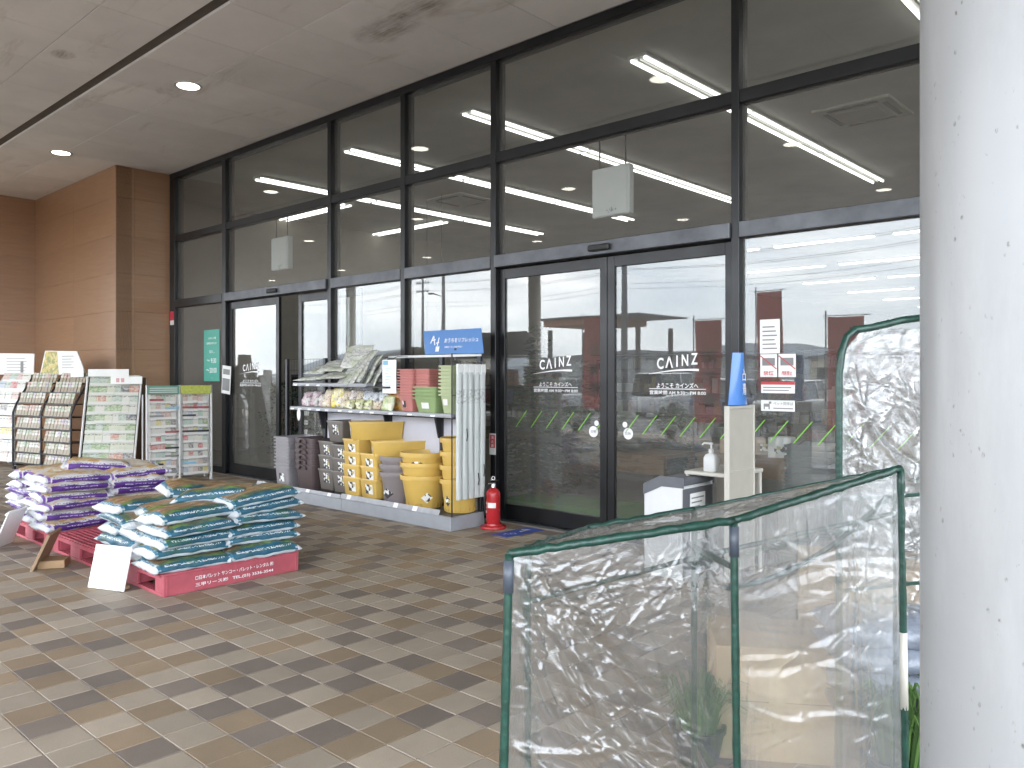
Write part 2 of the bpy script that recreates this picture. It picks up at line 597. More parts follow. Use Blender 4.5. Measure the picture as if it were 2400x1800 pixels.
# ---------------------------------------------------------------- ground and tiled floor
def asphalt():
    b = NB('asphalt')
    p = b.n('ShaderNodeNewGeometry').outputs['Position']
    c = b.ramp(b.noise(.25, 6, .65, p), [(.3, (.10, .10, .102)), (.7, (.15, .148, .145))])
    k = b.math('MULTIPLY_ADD', b.noise(60, 3, .6, p), .5, .75)
    return b.pbr(b.mix(1, c, k, 'MULTIPLY'), .85)
M['asphalt'] = asphalt()
kind(MB().box((-500, -700, -.4), (500, 500, -.16)).build('ground', M['asphalt']), 'structure')
M['line_white'] = simple('road_paint', (.7, .7, .68), .7, var=.15, vs=4)
ml = MB()
for k in range(16):
    x = -24+2.6*k
    ml.box((x, -24, -.159), (x+.12, -18.6, -.156))
    ml.box((x, -33, -.159), (x+.12, -27.6, -.156))
kind(ml.build('parking_lines', M['line_white']), 'structure')

FX, FY, FY0 = .185, .194, -4.335
floor = MB().box((-32, -11.3, -.16), (3.4, .16, -.006)).build('floor', M['grout'])
kind(floor, 'structure')
TW, TD = FX-.006, FY-.006
def tile_shape(mb, cx, cy):
    c, hx, hy = .002, TW/2, TD/2
    vs = [(cx-hx, cy-hy, -.004), (cx+hx, cy-hy, -.004), (cx+hx, cy+hy, -.004), (cx-hx, cy+hy, -.004),
          (cx-hx+c, cy-hy+c, 0), (cx+hx-c, cy-hy+c, 0), (cx+hx-c, cy+hy-c, 0), (cx-hx+c, cy+hy-c, 0)]
    mb.add(vs, [(4,5,6,7), (0,1,5,4), (1,2,6,5), (2,3,7,6), (3,0,4,7)])
tiles = []
pick = {}
fwd = Vector((-.678, .735, 0)); rgt = Vector((.735, .678, 0))
for i in range(-172, 18):
    for j in range(-35, 23):
        cx, cy = (i+.5)*FX, FY0+(j+.5)*FY
        if cy > -.1 or cy < -11.2 or cx < -31.8:
            continue
        d = Vector((cx, cy+6, 0))
        de, la = d.dot(fwd), d.dot(rgt)
        q = (la/de if de > .2 else 9, 1.5/de if de > .2 else 9)
        seen = de > .2 and -.66 < q[0] < .50 and q[1] < .50 and not (q[0] > -.02 and q[1] > .33)
        rr = random.Random(i*7919+j*104729).random()
        nb_ = (pick.get((i-1, j)), pick.get((i, j-1)))
        if 2 in nb_ and rr > .12:
            kcol = 0 if rr < .62 else 1
        elif nb_.count(1) == 2:
            kcol = 0 if rr < .5 else 2
        elif nb_[0] == 0 and nb_[1] == 0:
            kcol = 0 if rr < .16 else (1 if rr < .55 else 2)
        else:
            kcol = 0 if rr < .40 else (1 if rr < .68 else 2)
        pick[i, j] = kcol
        tiles.append((de if seen else 99, cx, cy, kcol))
tiles.sort()
tm = [M['tile_light'], M['tile_tan'], M['tile_dark']]
tme = []
for m in tm:
    b = MB(); tile_shape(b, 0, 0); tme.append(b.mesh('tile', m))
for de, cx, cy, kc in tiles[:300]:
    put('tile', tme[kc], floor, (cx, cy, 0))
b = MB()
for de, cx, cy, kc in tiles[300:]:
    b.mi = kc
    tile_shape(b, cx, cy)
kind(b.build('tile_field', tm, floor), 'stuff')

# ---------------------------------------------------------------- canopy ceiling
ceiling = MB().box((-32, -11.1, 4.862), (3.4, 0.0, 5.25)).build('ceiling', M['ceil_dark'])
kind(ceiling, 'structure')
PX = .915
xs = [-6.75+PX*k for k in range(-28, 12)]
rows = [(-.004, -1.68), (-1.68, -2.41), (-2.53, -3.18), (-3.18, -4.68), (-4.68, -6.18), (-6.18, -7.68), (-7.68, -9.18), (-9.18, -10.68), (-10.68, -11.06)]
cache = {}
for y1, y0 in rows:
    for x0, x1 in zip(xs, xs[1:]):
        key = (round(y1-y0, 3))
        if key not in cache:
            cache[key] = MB().box((-PX/2+.004, -(y1-y0)/2+.004, 0), (PX/2-.004, (y1-y0)/2-.004, .03), .003).mesh('ceiling_panel', M['ceil'])
        if x1 > 3.42:
            continue
        o = put('ceiling_panel', cache[key], ceiling, ((x0+x1)/2, (y0+y1)/2, 4.83+rnd.uniform(-.0006, .0006)))
MB().box((-32, -11.30, 4.72), (3.6, -11.1, 5.5), .01).build('fascia', M['brown_panel'], ceiling)
MB().box((3.4, -11.1, 4.72), (3.6, 0, 5.5), .01).build('fascia', M['brown_panel'], ceiling)

# ---------------------------------------------------------------- downlights
LEFTWORD = ['first', 'second', 'third', 'fourth', 'fifth', 'sixth', 'seventh']
ring = MB()
ring.lathe([(.125, 0), (.15, -.006), (.155, -.004), (.155, .004), (.12, .03), (.12, .004), (.125, 0)], 28, cap=False)
ring_me = ring.mesh('trim_ring', M['lamp_lens'], 40)
lens_me = MB().lathe([(0, .0), (.123, .0)], 28, cap=False).mesh('lens', M['lamp_lit'])
for ri, y in enumerate((-1.70, -5.2, -9.1)):
    for k in range(-4, 2):
        x = -9.05+4.13*k
        if x > 2: continue
        row = ('row nearest the glass', 'middle row', 'outermost row')[ri]
        t = thing('downlight', f'round canopy downlight, {LEFTWORD[k+4]} from the left in the {row}', 'downlight', (x, y, 4.826), 0, 'round downlights in the canopy ceiling')
        put('trim_ring', ring_me, t)
        put('lens', lens_me, t, (0, 0, -.002))

# ---------------------------------------------------------------- brown panelled wall at the left end
def panel_wall(name, label, origin, ux, length, out, height, courses, splits):
    """wall face made of single cladding panels; ux along the wall, out = outward normal"""
    t = thing(name, label, 'wall', origin)
    ux = Vector(ux); n = Vector(out)
    def bx(u0, u1, n0, n1, z0, z1, ch):
        pts = [ux*u0+n*n0, ux*u1+n*n1]
        a = (min(p.x for p in pts), min(p.y for p in pts), z0)
        c = (max(p.x for p in pts), max(p.y for p in pts), z1)
        return MB().box(a, c, ch)
    bx(0, length, -.25, -.018, 0, height, 0).build('core', M['brown_dark'], t)
    for z0, z1 in zip(courses, courses[1:]):
        for u0, u1 in zip(splits, splits[1:]):
            o = bx(u0+.0013, u1-.0013, -.018, 0, z0+.0013, z1-.0013, .001).build('panel', M['brown_panel'], t)
    return t
CZ = [0, .09, .70, 1.305, 1.905, 2.51, 3.115, 3.72, 4.325, 4.826]
panel_wall('panelled_wall', 'brown wood-look panelled wall facing the tiled walkway behind the seed racks', (-17.1, -.87, 0), (1, 0, 0), 3.81, (0, -1, 0), 4.826, CZ, [0, 1.98, 3.81])
panel_wall('panelled_wall', 'narrow dark brown panelled return wall beside the black window frame', (-13.29, -.853, 0), (0, 1, 0), .85, (1, 0, 0), 4.826, CZ, [0, .28, .85])
panel_wall('panelled_wall', 'brown panelled wall at the far left edge running towards the car park', (-17.1, -3.1, 0), (0, 1, 0), 2.24, (1, 0, 0), 4.826, CZ, [0, 1.1, 2.24])

# ---------------------------------------------------------------- shop front
sf = thing('storefront', 'black framed glass shop front with two sliding door pairs under the canopy', 'shop front', (0, 0, 0))
MUL = [(-13.29, .19), (-11.52, .11), (-8.76, .075), (-7.297, .075), (-5.838, .075), (-3.12, .07), (-1.66, .07), (-.20, .07), (1.26, .07), (2.6, .12)]
BAY = ['fixed', 'door', 'fixed', 'fixed', 'door', 'fixed', 'fixed', 'fixed', 'fixed']
for x, wd in MUL:
    MB().box((x, -.004, 0), (x+wd, .15, 4.74), .004).build('mullion', M['black_alu'], sf)
MB().box((-13.29, -.006, 4.741), (2.72, .15, 4.828), .004).build('top_rail', M['black_alu'], sf)
def pane(x0, x1, z0, z1, y=.05, parent=None, name='pane'):
    return MB().box((x0, y, z0), (x1, y+.008, z1)).build(name, M['glass'], parent or sf)
def leaf(x0, x1, y, z1=2.585):
    lf = MB()
    st = .078
    lf.box((x0, y, .02), (x0+st, y+.045, z1), .003)
    lf.box((x1-st, y, .02), (x1, y+.045, z1), .003)
    lf.box((x0+st, y+.001, z1-.1), (x1-st, y+.044, z1), .003)
    lf.box((x0+st, y+.001, .02), (x1-st, y+.044, .17), .003)
    d = lf.build('sliding_door', M['black_alu'], sf)
    pane(x0+st, x1-st, .17, z1-.1, y+.018, d)
    return d
doors = {}
for i, kd in enumerate(BAY):
    x0 = MUL[i][0]+MUL[i][1]; x1 = MUL[i+1][0]
    MB().box((x0, .004, 3.688), (x1, .12, 3.795), .004).build('transom', M['black_alu'], sf)
    pane(x0, x1, 3.795, 4.74)
    pane(x0, x1, 2.73, 3.688)
    if kd == 'door':
        MB().box((x0, -.035, 2.60), (x1, .14, 2.728), .006).build('door_header', M['rail_alu'], sf)
        xm = -4.39 if i == 4 else -10.0
        sensor = MB().box((xm-.14, -.075, 2.632), (xm+.10, -.036, 2.69), .012).build('door_sensor', M['black_rub'], sf)
        doors[i, 0] = leaf(x0+.002, xm-.004, .05)
        if i == 4:
            doors[i, 1] = leaf(xm+.004, x1-.002, .05)
        else:
            doors[i, 1] = leaf(-9.60, -8.21, .105)
        MB().box((x0, .0, .0), (x1, .15, .012), .002).build('threshold', M['rail_alu'], sf)
    else:
        rail = M['black_alu'] if i == 0 else M['rail_alu']
        MB().box((x0, -.012, 2.602), (x1, .12, 2.729), .004).build('transom', rail, sf)
        MB().box((x0, .0, 0), (x1, .12, .10), .004).build('sill', M['black_alu'], sf)
        pane(x0, x1, .10, 2.602)
# marks on the glass
def slashes(xs0, y, parent):
    for x in xs0:
        b = MB()
        b.add([(x-.006, y, .968), (x+.006, y, .968), (x+.151, y, 1.14), (x+.141, y, 1.14)], [(0,1,2,3)])
        b.build('green_slash', M['green_vinyl'], parent)
def logo(cx, parent, y, wd=.42, z=1.615, hours=True):
    for ch, u, hw in (('C', -.40, .16), ('Λ', -.185, .185), ('I', .0, .035), ('N', .185, .15), ('Z', .40, .15)):
        lettering(ch, M['white_vinyl'], parent, (cx+u*wd, y, z+u*.045), FRONT, width=hw*wd, height=.098, bold=.022, name='logo_letter')
    b = MB()
    n = 14
    for k in range(n):
        u0, u1 = k/n, (k+1)/n
        f = lambda u: 1.505+.035*math.sin(u*math.pi*.62)
        g = lambda u: .001+.009*u
        X = lambda u: cx+wd*(-.68+1.18*u)
        b.add([(X(u0), y, f(u0)-g(u0)), (X(u1), y, f(u1)-g(u1)), (X(u1), y, f(u1)+g(u1)), (X(u0), y, f(u0)+g(u0))], [(0,1,2,3)])
    b.build('logo_underline', M['white_vinyl'], parent)
    lettering('ようこそ カインズへ', M['white_vinyl'], parent, (cx-.0*wd, y, 1.405), FRONT, width=wd*.98, height=.046, bold=.012)
    MB().box((cx-wd*.67, y-.0006, 1.372), (cx+wd*.66, y, 1.378)).build('rule_line', M['white_vinyl'], parent)
    lettering('営業時間 AM 9:30～PM 8:00', M['white_vinyl'], parent, (cx, y, 1.343), FRONT, width=wd*1.32, height=.036, bold=.016)
gy = .064
logo(-5.02, doors[4, 0], gy)
logo(-3.66, doors[4, 1], gy)
logo(-10.80, doors[1, 0], gy, .45)
slashes([-5.536+.2*k for k in range(6)], gy, doors[4, 0])
slashes([-4.20+.19*k for k in range(6)], gy, doors[4, 1])
slashes([-3.0+.19*k for k in range(7)], .046, sf)
slashes([-1.5+.19*k for k in range(7)], .046, sf)
for cx, d in ((-4.555, doors[4, 0]), (-4.165, doors[4, 1])):
    MB().lathe([(0, 0), (.052, 0), (.052, .001)], 24, cap=False).build('round_sticker', M['white_vinyl'], d, (cx, gy, .965), (R(90), 0, 0))
    MB().lathe([(0, 0), (.026, 0), (.026, .001)], 20, cap=False).build('round_sticker', M['white_vinyl'], d, (cx+.035*(1 if cx < -4.4 else -1), gy, 1.045), (R(90), 0, 0))
    lettering('自動', M['grey_steel'], d, (cx, gy-.0016, .965), FRONT, width=.06, bold=.01)

# ---------------------------------------------------------------- notices on the shop front
def notice(name, label, cat, cx, cz, wd, hg, mat, y=-.0, tilt=0, group=None):
    t = thing(name, label, cat, (cx, y, cz), 0, group)
    t.rotation_euler = (0, tilt, 0)
    MB().box((-wd/2, -.003, -hg/2), (wd/2, 0, hg/2)).build('sheet', mat, t)
    return t
M['print_red'] = simple('print_red', (.5, .06, .07), .6)
M['print_grey'] = simple('print_grey', (.22, .22, .22), .6)
M['white_print'] = M['white_vinyl']
yg = .044
t = notice('wall_poster', 'turquoise opening hours poster on the narrow left window', 'poster', -11.93, 1.795, .50, .80, M['turquoise'], yg)
for s_, z, h, wd in (('しばらくの間', .27, .035, .24), ('営業時間を変更します', .19, .034, .32), ('5/11…', .06, .045, .17), ('～ 9:30', -.08, .075, .3), ('～20:00', -.23, .08, .33), ('→', -.35, .02, .04)):
    lettering(s_, M['white_vinyl'], t, (.02 if wd < .3 else .0, -.0045, z), FRONT, width=wd, height=h, bold=.01)
t = notice('paper_notice', 'creased grey printed notice taped to the black post beside the left doors', 'notice', -11.33, 1.42, .26, .42, M['paper'], -.03, R(5))
MB().box((-.11, -.0045, -.16), (.11, -.003, .02)).build('printed_picture', M['print_grey'], t)
MB().box((-.1, -.0045, .08), (.1, -.003, .16)).build('printed_picture', M['print_grey'], t)
t = notice('red_tag', 'small bright red sticker on the black jamb at the far left', 'sticker', -13.19, 2.47, .14, .15, M['red_tag'], -.008)
MB().box((-.07, -.003, -.15), (.07, 0, -.075)).build('white_strip', M['paper'], t)
t = notice('paper_notice', 'tall white printed sheet at the top of the notices right of the doors', 'notice', -2.81, 1.80, .165, .27, M['paper'], yg)
for k in range(6):
    MB().box((-.06, -.0045, -.10+.034*k), (.06-.01*(k % 3), -.003, -.09+.034*k)).build('printed_line', M['print_grey'], t)
for cx, lb, w1 in ((-2.82, 'square no smoking notice with a red slash', '禁煙'), (-2.67, 'square no photography notice with a red slash', '撮影禁止')):
    t = notice('prohibition_notice', lb+' on the glass', 'notice', cx, 1.57, .14, .18, M['paper'], yg)
    MB().box((-.052, -.0045, .0), (.052, -.003, .06)).build('printed_picture', M['print_grey'], t)
    MB().box((-.085, -.006, -.004), (.085, -.0047, .004), 0, Matrix.Translation((0, 0, .025)) @ Matrix.Rotation(R(38), 4, 'Y')).build('red_slash', M['print_red'], t)
    lettering(w1, M['print_red'], t, (0, -.0045, -.06), FRONT, width=.085, height=.035, bold=.015)
t = notice('paper_notice', 'wide white notice with a red heading under the prohibition signs', 'notice', -2.745, 1.398, .275, .09, M['paper'], yg)
MB().box((-.1375, -.0045, .022), (.1375, -.003, .045)).build('red_heading', M['print_red'], t)
MB().box((-.12, -.0045, -.004), (.11, -.003, .004)).build('printed_line', M['print_grey'], t)
MB().box((-.12, -.0045, -.026), (.09, -.003, -.018)).build('printed_line', M['print_grey'], t)
t = notice('paper_notice', 'wide white no-pets notice with a dog drawing, lowest on the glass', 'notice', -2.745, 1.255, .275, .085, M['paper'], yg)
lettering('ペット同伴は', M['print_grey'], t, (.045, -.0045, .018), FRONT, width=.16, height=.028, bold=.01)
MB().box((-.035, -.0045, -.024), (.125, -.003, -.016)).build('printed_line', M['print_grey'], t)
d = MB(); d.box((-.115, -.0045, -.01), (-.065, -.003, .015)); d.box((-.115, -.0045, -.03), (-.105, -.003, -.01)); d.box((-.075, -.0045, -.03), (-.065, -.003, -.01)); d.box((-.072, -.0045, .015), (-.052, -.003, .032))
d.build('dog_drawing', M['print_grey'], t)
t = thing('extinguisher_sign', 'small red and white fire extinguisher plate on the black post', 'sign', (-5.80, -.006, .78))
MB().box((-.045, -.003, -.11), (.045, 0, .11)).build('plate', M['paper'], t)
MB().box((-.036, -.0045, -.04), (.036, -.003, .095)).build('red_field', M['print_red'], t)
for k, ch in enumerate('消火器'):
    lettering(ch, M['white_vinyl'], t, (0, -.006, .068-.042*k), FRONT, width=.034, bold=.01)

# ---------------------------------------------------------------- hanging white boxes
for cx, lb in ((-4.50, 'white box sign hanging above the nearer sliding doors'), (-10.32, 'smaller-looking white box sign hanging above the far left doors')):
    t = thing('hanging_sign', lb, 'hanging sign', (cx, .30, 3.24), 0, 'white boxes hanging above the doors')
    MB().box((-.215, -.05, -.235), (.215, .04, .235), .012).build('case', M['white_sheet'], t)
    MB().box((-.205, -.056, -.225), (.195, -.051, .225), .002).build('face_plate', M['white_sheet'], t)
    for sx in (-.15, .15):
        MB().tube([(sx, -.01, .235), (sx, -.01, .58)], .008, 8).build('rod', M['dark_metal'], t)
        MB().box((sx-.03, -.18, .565), (sx+.03, .02, .585), .002).build('bracket', M['dark_metal'], t)
    sm = MB()
    for k in range(9):
        sm.lathe([(0, 0), (rnd.uniform(.004, .011), 0), (.003, .001)], 8, (rnd.uniform(-.06, .08), 0, 0), cap=False)
    for k in range(7):
        x, z = rnd.uniform(-.04, .08), rnd.uniform(-.222, -.17)
        MB().box((x, -.058, z), (x+rnd.uniform(.008, .02), -.056, z+rnd.uniform(.008, .025))).build('mark', M['print_grey'], t)

# ---------------------------------------------------------------- round column
col = thing('round_column', 'tall pale grey round column with dirty specks at the right edge', 'column', (-.324, -4.258, 0))
MB().lathe([(.164, 0), (.164, 4.826)], 64).build('shaft', M['column'], col, smooth=40)
MB().lathe([(.18, 0), (.18, .10), (.166, .115)], 48).build('base_ring', M['rail_alu'], col, smooth=40)
M['column2'] = simple('beige_column', (.42, .40, .36), .5, var=.06)
for x, lb in ((-14.6, 'slim beige canopy column reflected in the left sliding door'), (-23.0, 'slim beige canopy column far left along the canopy edge')):
    t = thing('canopy_column', lb, 'column', (x, -10.6, 0))
    MB().lathe([(.17, -.16), (.17, 4.86)], 32).build('shaft', M['column2'], t, smooth=40)

# ---------------------------------------------------------------- shop interior shell
kind(MB().box((-15.2, .16, -.16), (7, 42, 0)).build('inner_floor', M['grey_floor']), 'structure')
kind(MB().box((-15.2, .152, 4.83), (7, 42, 5.2)).build('inner_ceiling', M['ceil_in']), 'structure')
kind(MB().box((-15.4, .16, 0), (-15.2, 42, 4.83)).build('inner_wall_left', M['beige_wall']), 'structure')
kind(MB().box((7, 0.17, -.1), (7.2, 42, 5.2)).build('inner_wall_right', M['beige_wall']), 'structure')
kind(MB().box((-15.4, 42, -.1), (7.2, 42.2, 5.2)).build('inner_wall_back', M['beige_wall']), 'structure')
M['plaster'] = simple('grey_plaster', (.36, .35, .33), .8, var=.08, vs=1.5)
kind(MB().box((2.722, .0, -.16), (7.2, .16, 5.2)).build('facade_wall_right', M['plaster']), 'structure')
kind(MB().box((-32, .0, -.16), (-13.30, .155, 5.2)).build('facade_wall_left', M['plaster']), 'structure')
kind(MB().box((-32, .0, 5.25), (7.2, 42.2, 6.4)).build('roof', M['plaster']), 'structure')
# interior lights: twin tube fixtures
hs = MB().box((-.12, -1.215, -.035), (.12, 1.215, .0), .008)
hs.box((-.012, -1.17, -.06), (.012, 1.17, -.035), .003)
hs_me = hs.mesh('housing', M['fixture_white'])
tb_me = MB().tube([(0, -1.19, 0), (0, 1.19, 0)], .0155, 8).mesh('tube', M['tube_lit'], True)
def fixture(x, y, rz, label):
    t = thing('ceiling_light', label, 'ceiling light', (x, y, 4.829), rz, 'twin tube lights on the shop ceiling')
    put('housing', hs_me, t)
    for s in (-.08, .08):
        put('tube', tb_me, t, (s, 0, -.052))
for i, x in enumerate((-12.3, -9.77, -7.26, -4.72, -2.18, .36)):
    for k, y in enumerate((2.24, 4.68, 7.12)):
        fixture(x, y, 0, f'twin tube ceiling light, {["first","second","third","fourth","fifth","sixth"][i]} row from the left, {["nearest the glass","middle one","farthest from the glass"][k]}')
fixture(-15.0+.9, 3.3, R(90), 'crosswise twin tube ceiling light over the far left doors, nearer the glass')
fixture(-14.0, 5.75, R(90), 'crosswise twin tube ceiling light over the far left doors, deeper inside')
for r_, y in enumerate((13.8, 18.2, 22.5, 26.8, 31, 36)):
    b = MB(); c = MB()
    for k in range(6):
        x = -12+2.9*k
        b.box((x, y-.1, -.05), (x+2.5, y+.1, 0)); c.box((x+.03, y-.07, -.075), (x+2.47, y+.07, -.051))
    t = thing('light_line', f'long broken line of tube lights deep in the shop, {LEFTWORD[r_]} line behind the entrance', 'ceiling light', (0, 0, 4.829), 0, 'long light lines in the sales hall')
    b.build('housing', M['fixture_white'], t); c.build('tube', M['tube_lit'], t)
# cassette air conditioners
M['cassette'] = simple('cassette_white', (.55, .54, .48), .5)
for x, y, lb in ((-3.65, 4.5, 'square air conditioner cassette in the inner ceiling at the right'), (-11.1, 4.6, 'square air conditioner cassette in the inner ceiling at the left')):
    t = thing('air_conditioner', lb, 'air conditioner', (x, y, 4.829), 0, 'ceiling cassette air conditioners')
    MB().box((-.47, -.47, -.035), (.47, .47, 0), .01).build('panel', M['cassette'], t)
    MB().box((-.25, -.25, -.042), (.25, .25, -.036), .003).build('grille', M['cassette'], t)
    for k in range(4):
        MB().box((-.30, .33, -.039), (.30, .39, -.034)).build('air_slot', M['dark_metal'], t, (0, 0, 0), (0, 0, k*math.pi/2))
M['cam_dark'] = M['dark_metal']
# ================================================================= bags, pallets
def dash_rows(b, u, z, zrows, pitch, jit, dens=.5):
    """mask of small letter-like dashes: rows at given z centres/heights, running along u"""
    cell = b.math('FLOOR', b.math('MULTIPLY', u, 1/pitch))
    tot = None
    for zc, zh in zrows:
        band = b.math('LESS_THAN', b.math('ABSOLUTE', b.math('SUBTRACT', z, zc)), zh)
        wn_ = b.n('ShaderNodeTexWhiteNoise', noise_dimensions='2D')
        cv = b.n('ShaderNodeCombineXYZ')
        b.set(cv.inputs[0], cell); b.set(cv.inputs[1], b.math('FLOOR', b.math('MULTIPLY', z, 1/(zh*.66)))); 
        b.link(cv.outputs[0], wn_.inputs['Vector'])
        m = b.math('MULTIPLY', band, b.math('GREATER_THAN', wn_.outputs['Value'], 1-dens))
        tot = m if tot is None else b.math('MAXIMUM', tot, m)
    return tot
def bag_mat(name, L, W, H, teal):
    b = NB(name)
    x, y, z = b.xyz()
    s = b.math('MULTIPLY', b.math('ABSOLUTE', y), 2/W)
    e = b.math('MULTIPLY', b.math('ABSOLUTE', x), 2/L)
    zn = b.math('MULTIPLY', z, 2/H)
    zz = b.math('MULTIPLY_ADD', b.noise(9, 2), .5, b.math('SUBTRACT', zn, .25))
    top = b.math('MULTIPLY', b.math('GREATER_THAN', zz, .22), b.math('LESS_THAN', s, .86))
    off = b.n('ShaderNodeObjectInfo').outputs['Random']
    nv = b.n('ShaderNodeMapping')
    b.link(b.tc(), nv.inputs[0])
    cmb = b.n('ShaderNodeCombineXYZ')
    b.set(cmb.inputs[0], b.math('MULTIPLY', off, 31.0)); b.set(cmb.inputs[1], b.math('MULTIPLY', off, 17.0))
    b.link(cmb.outputs[0], nv.inputs['Location'])
    if teal:
        ph = b.noise(11, 6, .65, nv.outputs[0], 1.5)
        pic = b.ramp(ph, [(.25, (.10, .16, .05)), (.40, (.30, .26, .10)), (.52, (.42, .25, .14)), (.63, (.55, .40, .28)), (.75, (.70, .62, .50))])
        rowy = b.math('GREATER_THAN', b.math('SINE', b.math('MULTIPLY_ADD', b.noise(4, 2), 8.0, b.math('MULTIPLY', y, 95))), .2)
        pic = b.mix(b.math('MULTIPLY', rowy, .55), pic, (.20, .10, .05))
        grn = b.ramp(b.noise(11, 4, .6, nv.outputs[0]), [(.46, 0), (.6, 1)])
        edge = b.ramp(s, [(.50, 0), (.72, 1)])
        pic = b.mix(b.math('MULTIPLY', edge, .85), pic, b.mix(grn, (.03, .10, .085), (.12, .26, .05)))
        side = b.ramp(b.noise(8, 3), [(.3, (.012, .070, .115)), (.7, (.022, .130, .20))])
        side = b.mix(b.ramp(b.noise(5, 4, .6, nv.outputs[0]), [(.55, 0), (.66, .8)]), side, (.03, .11, .06))
        txt = dash_rows(b, x, zn, [(.36, .11)], .009, 0, .5)
        side = b.mix(b.math('MULTIPLY', txt, b.math('LESS_THAN', e, .78)), side, (.55, .60, .60))
        band = b.band(zz, -.62, -.27)
        side = b.mix(band, side, (.60, .67, .71))
        endc = b.mix(b.ramp(b.noise(6, 3, .6, nv.outputs[0]), [(.36, 0), (.44, 1)]), (.60, .67, .70), (.035, .18, .28))
        et = dash_rows(b, y, zn, [(.35, .12), (-.1, .1), (-.5, .1)], .012, 0, .5)
        endc = b.mix(b.math('MULTIPLY', et, .7), endc, (.62, .66, .66))
    else:
        ph = b.noise(6, 5, .6, nv.outputs[0], 1.3)
        pic = b.ramp(ph, [(.3, (.72, .70, .67)), (.47, (.70, .66, .58)), (.56, (.62, .40, .12)), (.64, (.50, .30, .16)), (.74, (.70, .68, .66))])
        wht = b.ramp(b.noise(7, 3), [(.3, (.60, .59, .62)), (.7, (.72, .71, .73))])
        t1 = dash_rows(b, x, zn, [(.44, .11), (-.55, .10)], .010, 0, .45)
        side = b.mix(b.math('MULTIPLY', t1, b.math('LESS_THAN', e, .8)), wht, (.16, .14, .17))
        band = b.band(zz, -.58, .30)
        pur = b.ramp(b.noise(8, 3), [(.3, (.065, .016, .18)), (.7, (.105, .03, .25))])
        t2 = dash_rows(b, x, zn, [(-.06, .08)], .010, 0, .5)
        pur = b.mix(b.math('MULTIPLY', t2, b.band(e, .0, .5)), pur, (.6, .55, .68))
        side = b.mix(b.math('MULTIPLY', band, b.math('LESS_THAN', e, .84)), side, pur)
        endc = b.mix(b.ramp(b.noise(7, 3, .6, nv.outputs[0]), [(.46, 0), (.54, 1)]), (.70, .69, .72), (.19, .07, .40))
        spk = dash_rows(b, y, zn, [(.3, .2), (-.4, .2)], .016, 0, .4)
        endc = b.mix(b.math('MULTIPLY', spk, .6), endc, (.3, .28, .33))
    col = b.mix(b.math('GREATER_THAN', e, .88), side, endc)
    col = b.mix(b.math('MULTIPLY', top, b.math('LESS_THAN', e, .88)), col, pic)
    seam = b.math('GREATER_THAN', e, .955)
    col = b.mix(seam, col, (.70, .74, .76))
    wr = b.math('MULTIPLY_ADD', b.noise(9, 4, .6, b.vscale((1, 4.5, 1), nv.outputs[0]), 1.0), b.math('MULTIPLY', e, 1.6), b.noise(26, 5, .65, nv.outputs[0], .8))
    nrm = b.bump(wr, .8, .014)
    return b.pbr(col, .32, 0, nrm, .5)
def bag_mesh(L, W, H, seed, mat, nu=22, nv=14, droop=0.0):
    rr = random.Random(seed)
    ox, oy = rr.uniform(0, 50), rr.uniform(0, 50)
    vs, fs = [], []
    def hz(u, v, sgn):
        a = max(0, 1-abs(u)**4.6)**.5 * max(0, 1-abs(v)**4.2)**.5
        k = 1 + .30*noise.noise((u*1.7+ox, v*1.7+oy, sgn*3)) + .16*noise.noise((u*4.5+ox, v*4.5+oy, 4+sgn))
        return sgn*H/2*a*k
    def pos(u, v, sgn):
        wob = .012*noise.noise((u*3+ox, v*2+oy, 9))
        pin = 1-.06*abs(u)**6+.10*max(0, abs(u)-.9)/.1*abs(v)
        z = hz(u, v, sgn)
        if abs(u) > .93:
            z += .010*noise.noise((v*6+ox, oy, 2))-.012*droop
        return (u*L/2*(1+.035*max(0, abs(u)-.85)/.15*(abs(v)**3))+wob*v, v*W/2*pin+wob, z-droop*.02*u*u+.016*noise.noise((u*1.3+oy, v*1.1+ox, 5)))
    us = [math.sin((i/nu*2-1)*math.pi/2*.96)/math.sin(math.pi/2*.96) for i in range(nu+1)]
    vv = [math.sin((j/nv*2-1)*math.pi/2*.96)/math.sin(math.pi/2*.96) for j in range(nv+1)]
    for sgn in (1, -1):
        for v in vv:
            for u in us:
                vs.append(pos(u, v, sgn))
    n1 = (nu+1)*(nv+1)
    for j in range(nv):
        for i in range(nu):
            a = j*(nu+1)+i
            fs.append((a, a+1, a+nu+2, a+nu+1))
            fs.append((n1+a, n1+a+nu+1, n1+a+nu+2, n1+a+1))
    b = MB(); b.add(vs, fs)
    me = b.mesh('bag', mat, True)
    import bmesh
    bm = bmesh.new(); bm.from_mesh(me)
    bmesh.ops.remove_doubles(bm, verts=bm.verts, dist=.0004)
    bm.to_mesh(me); bm.free()
    return me

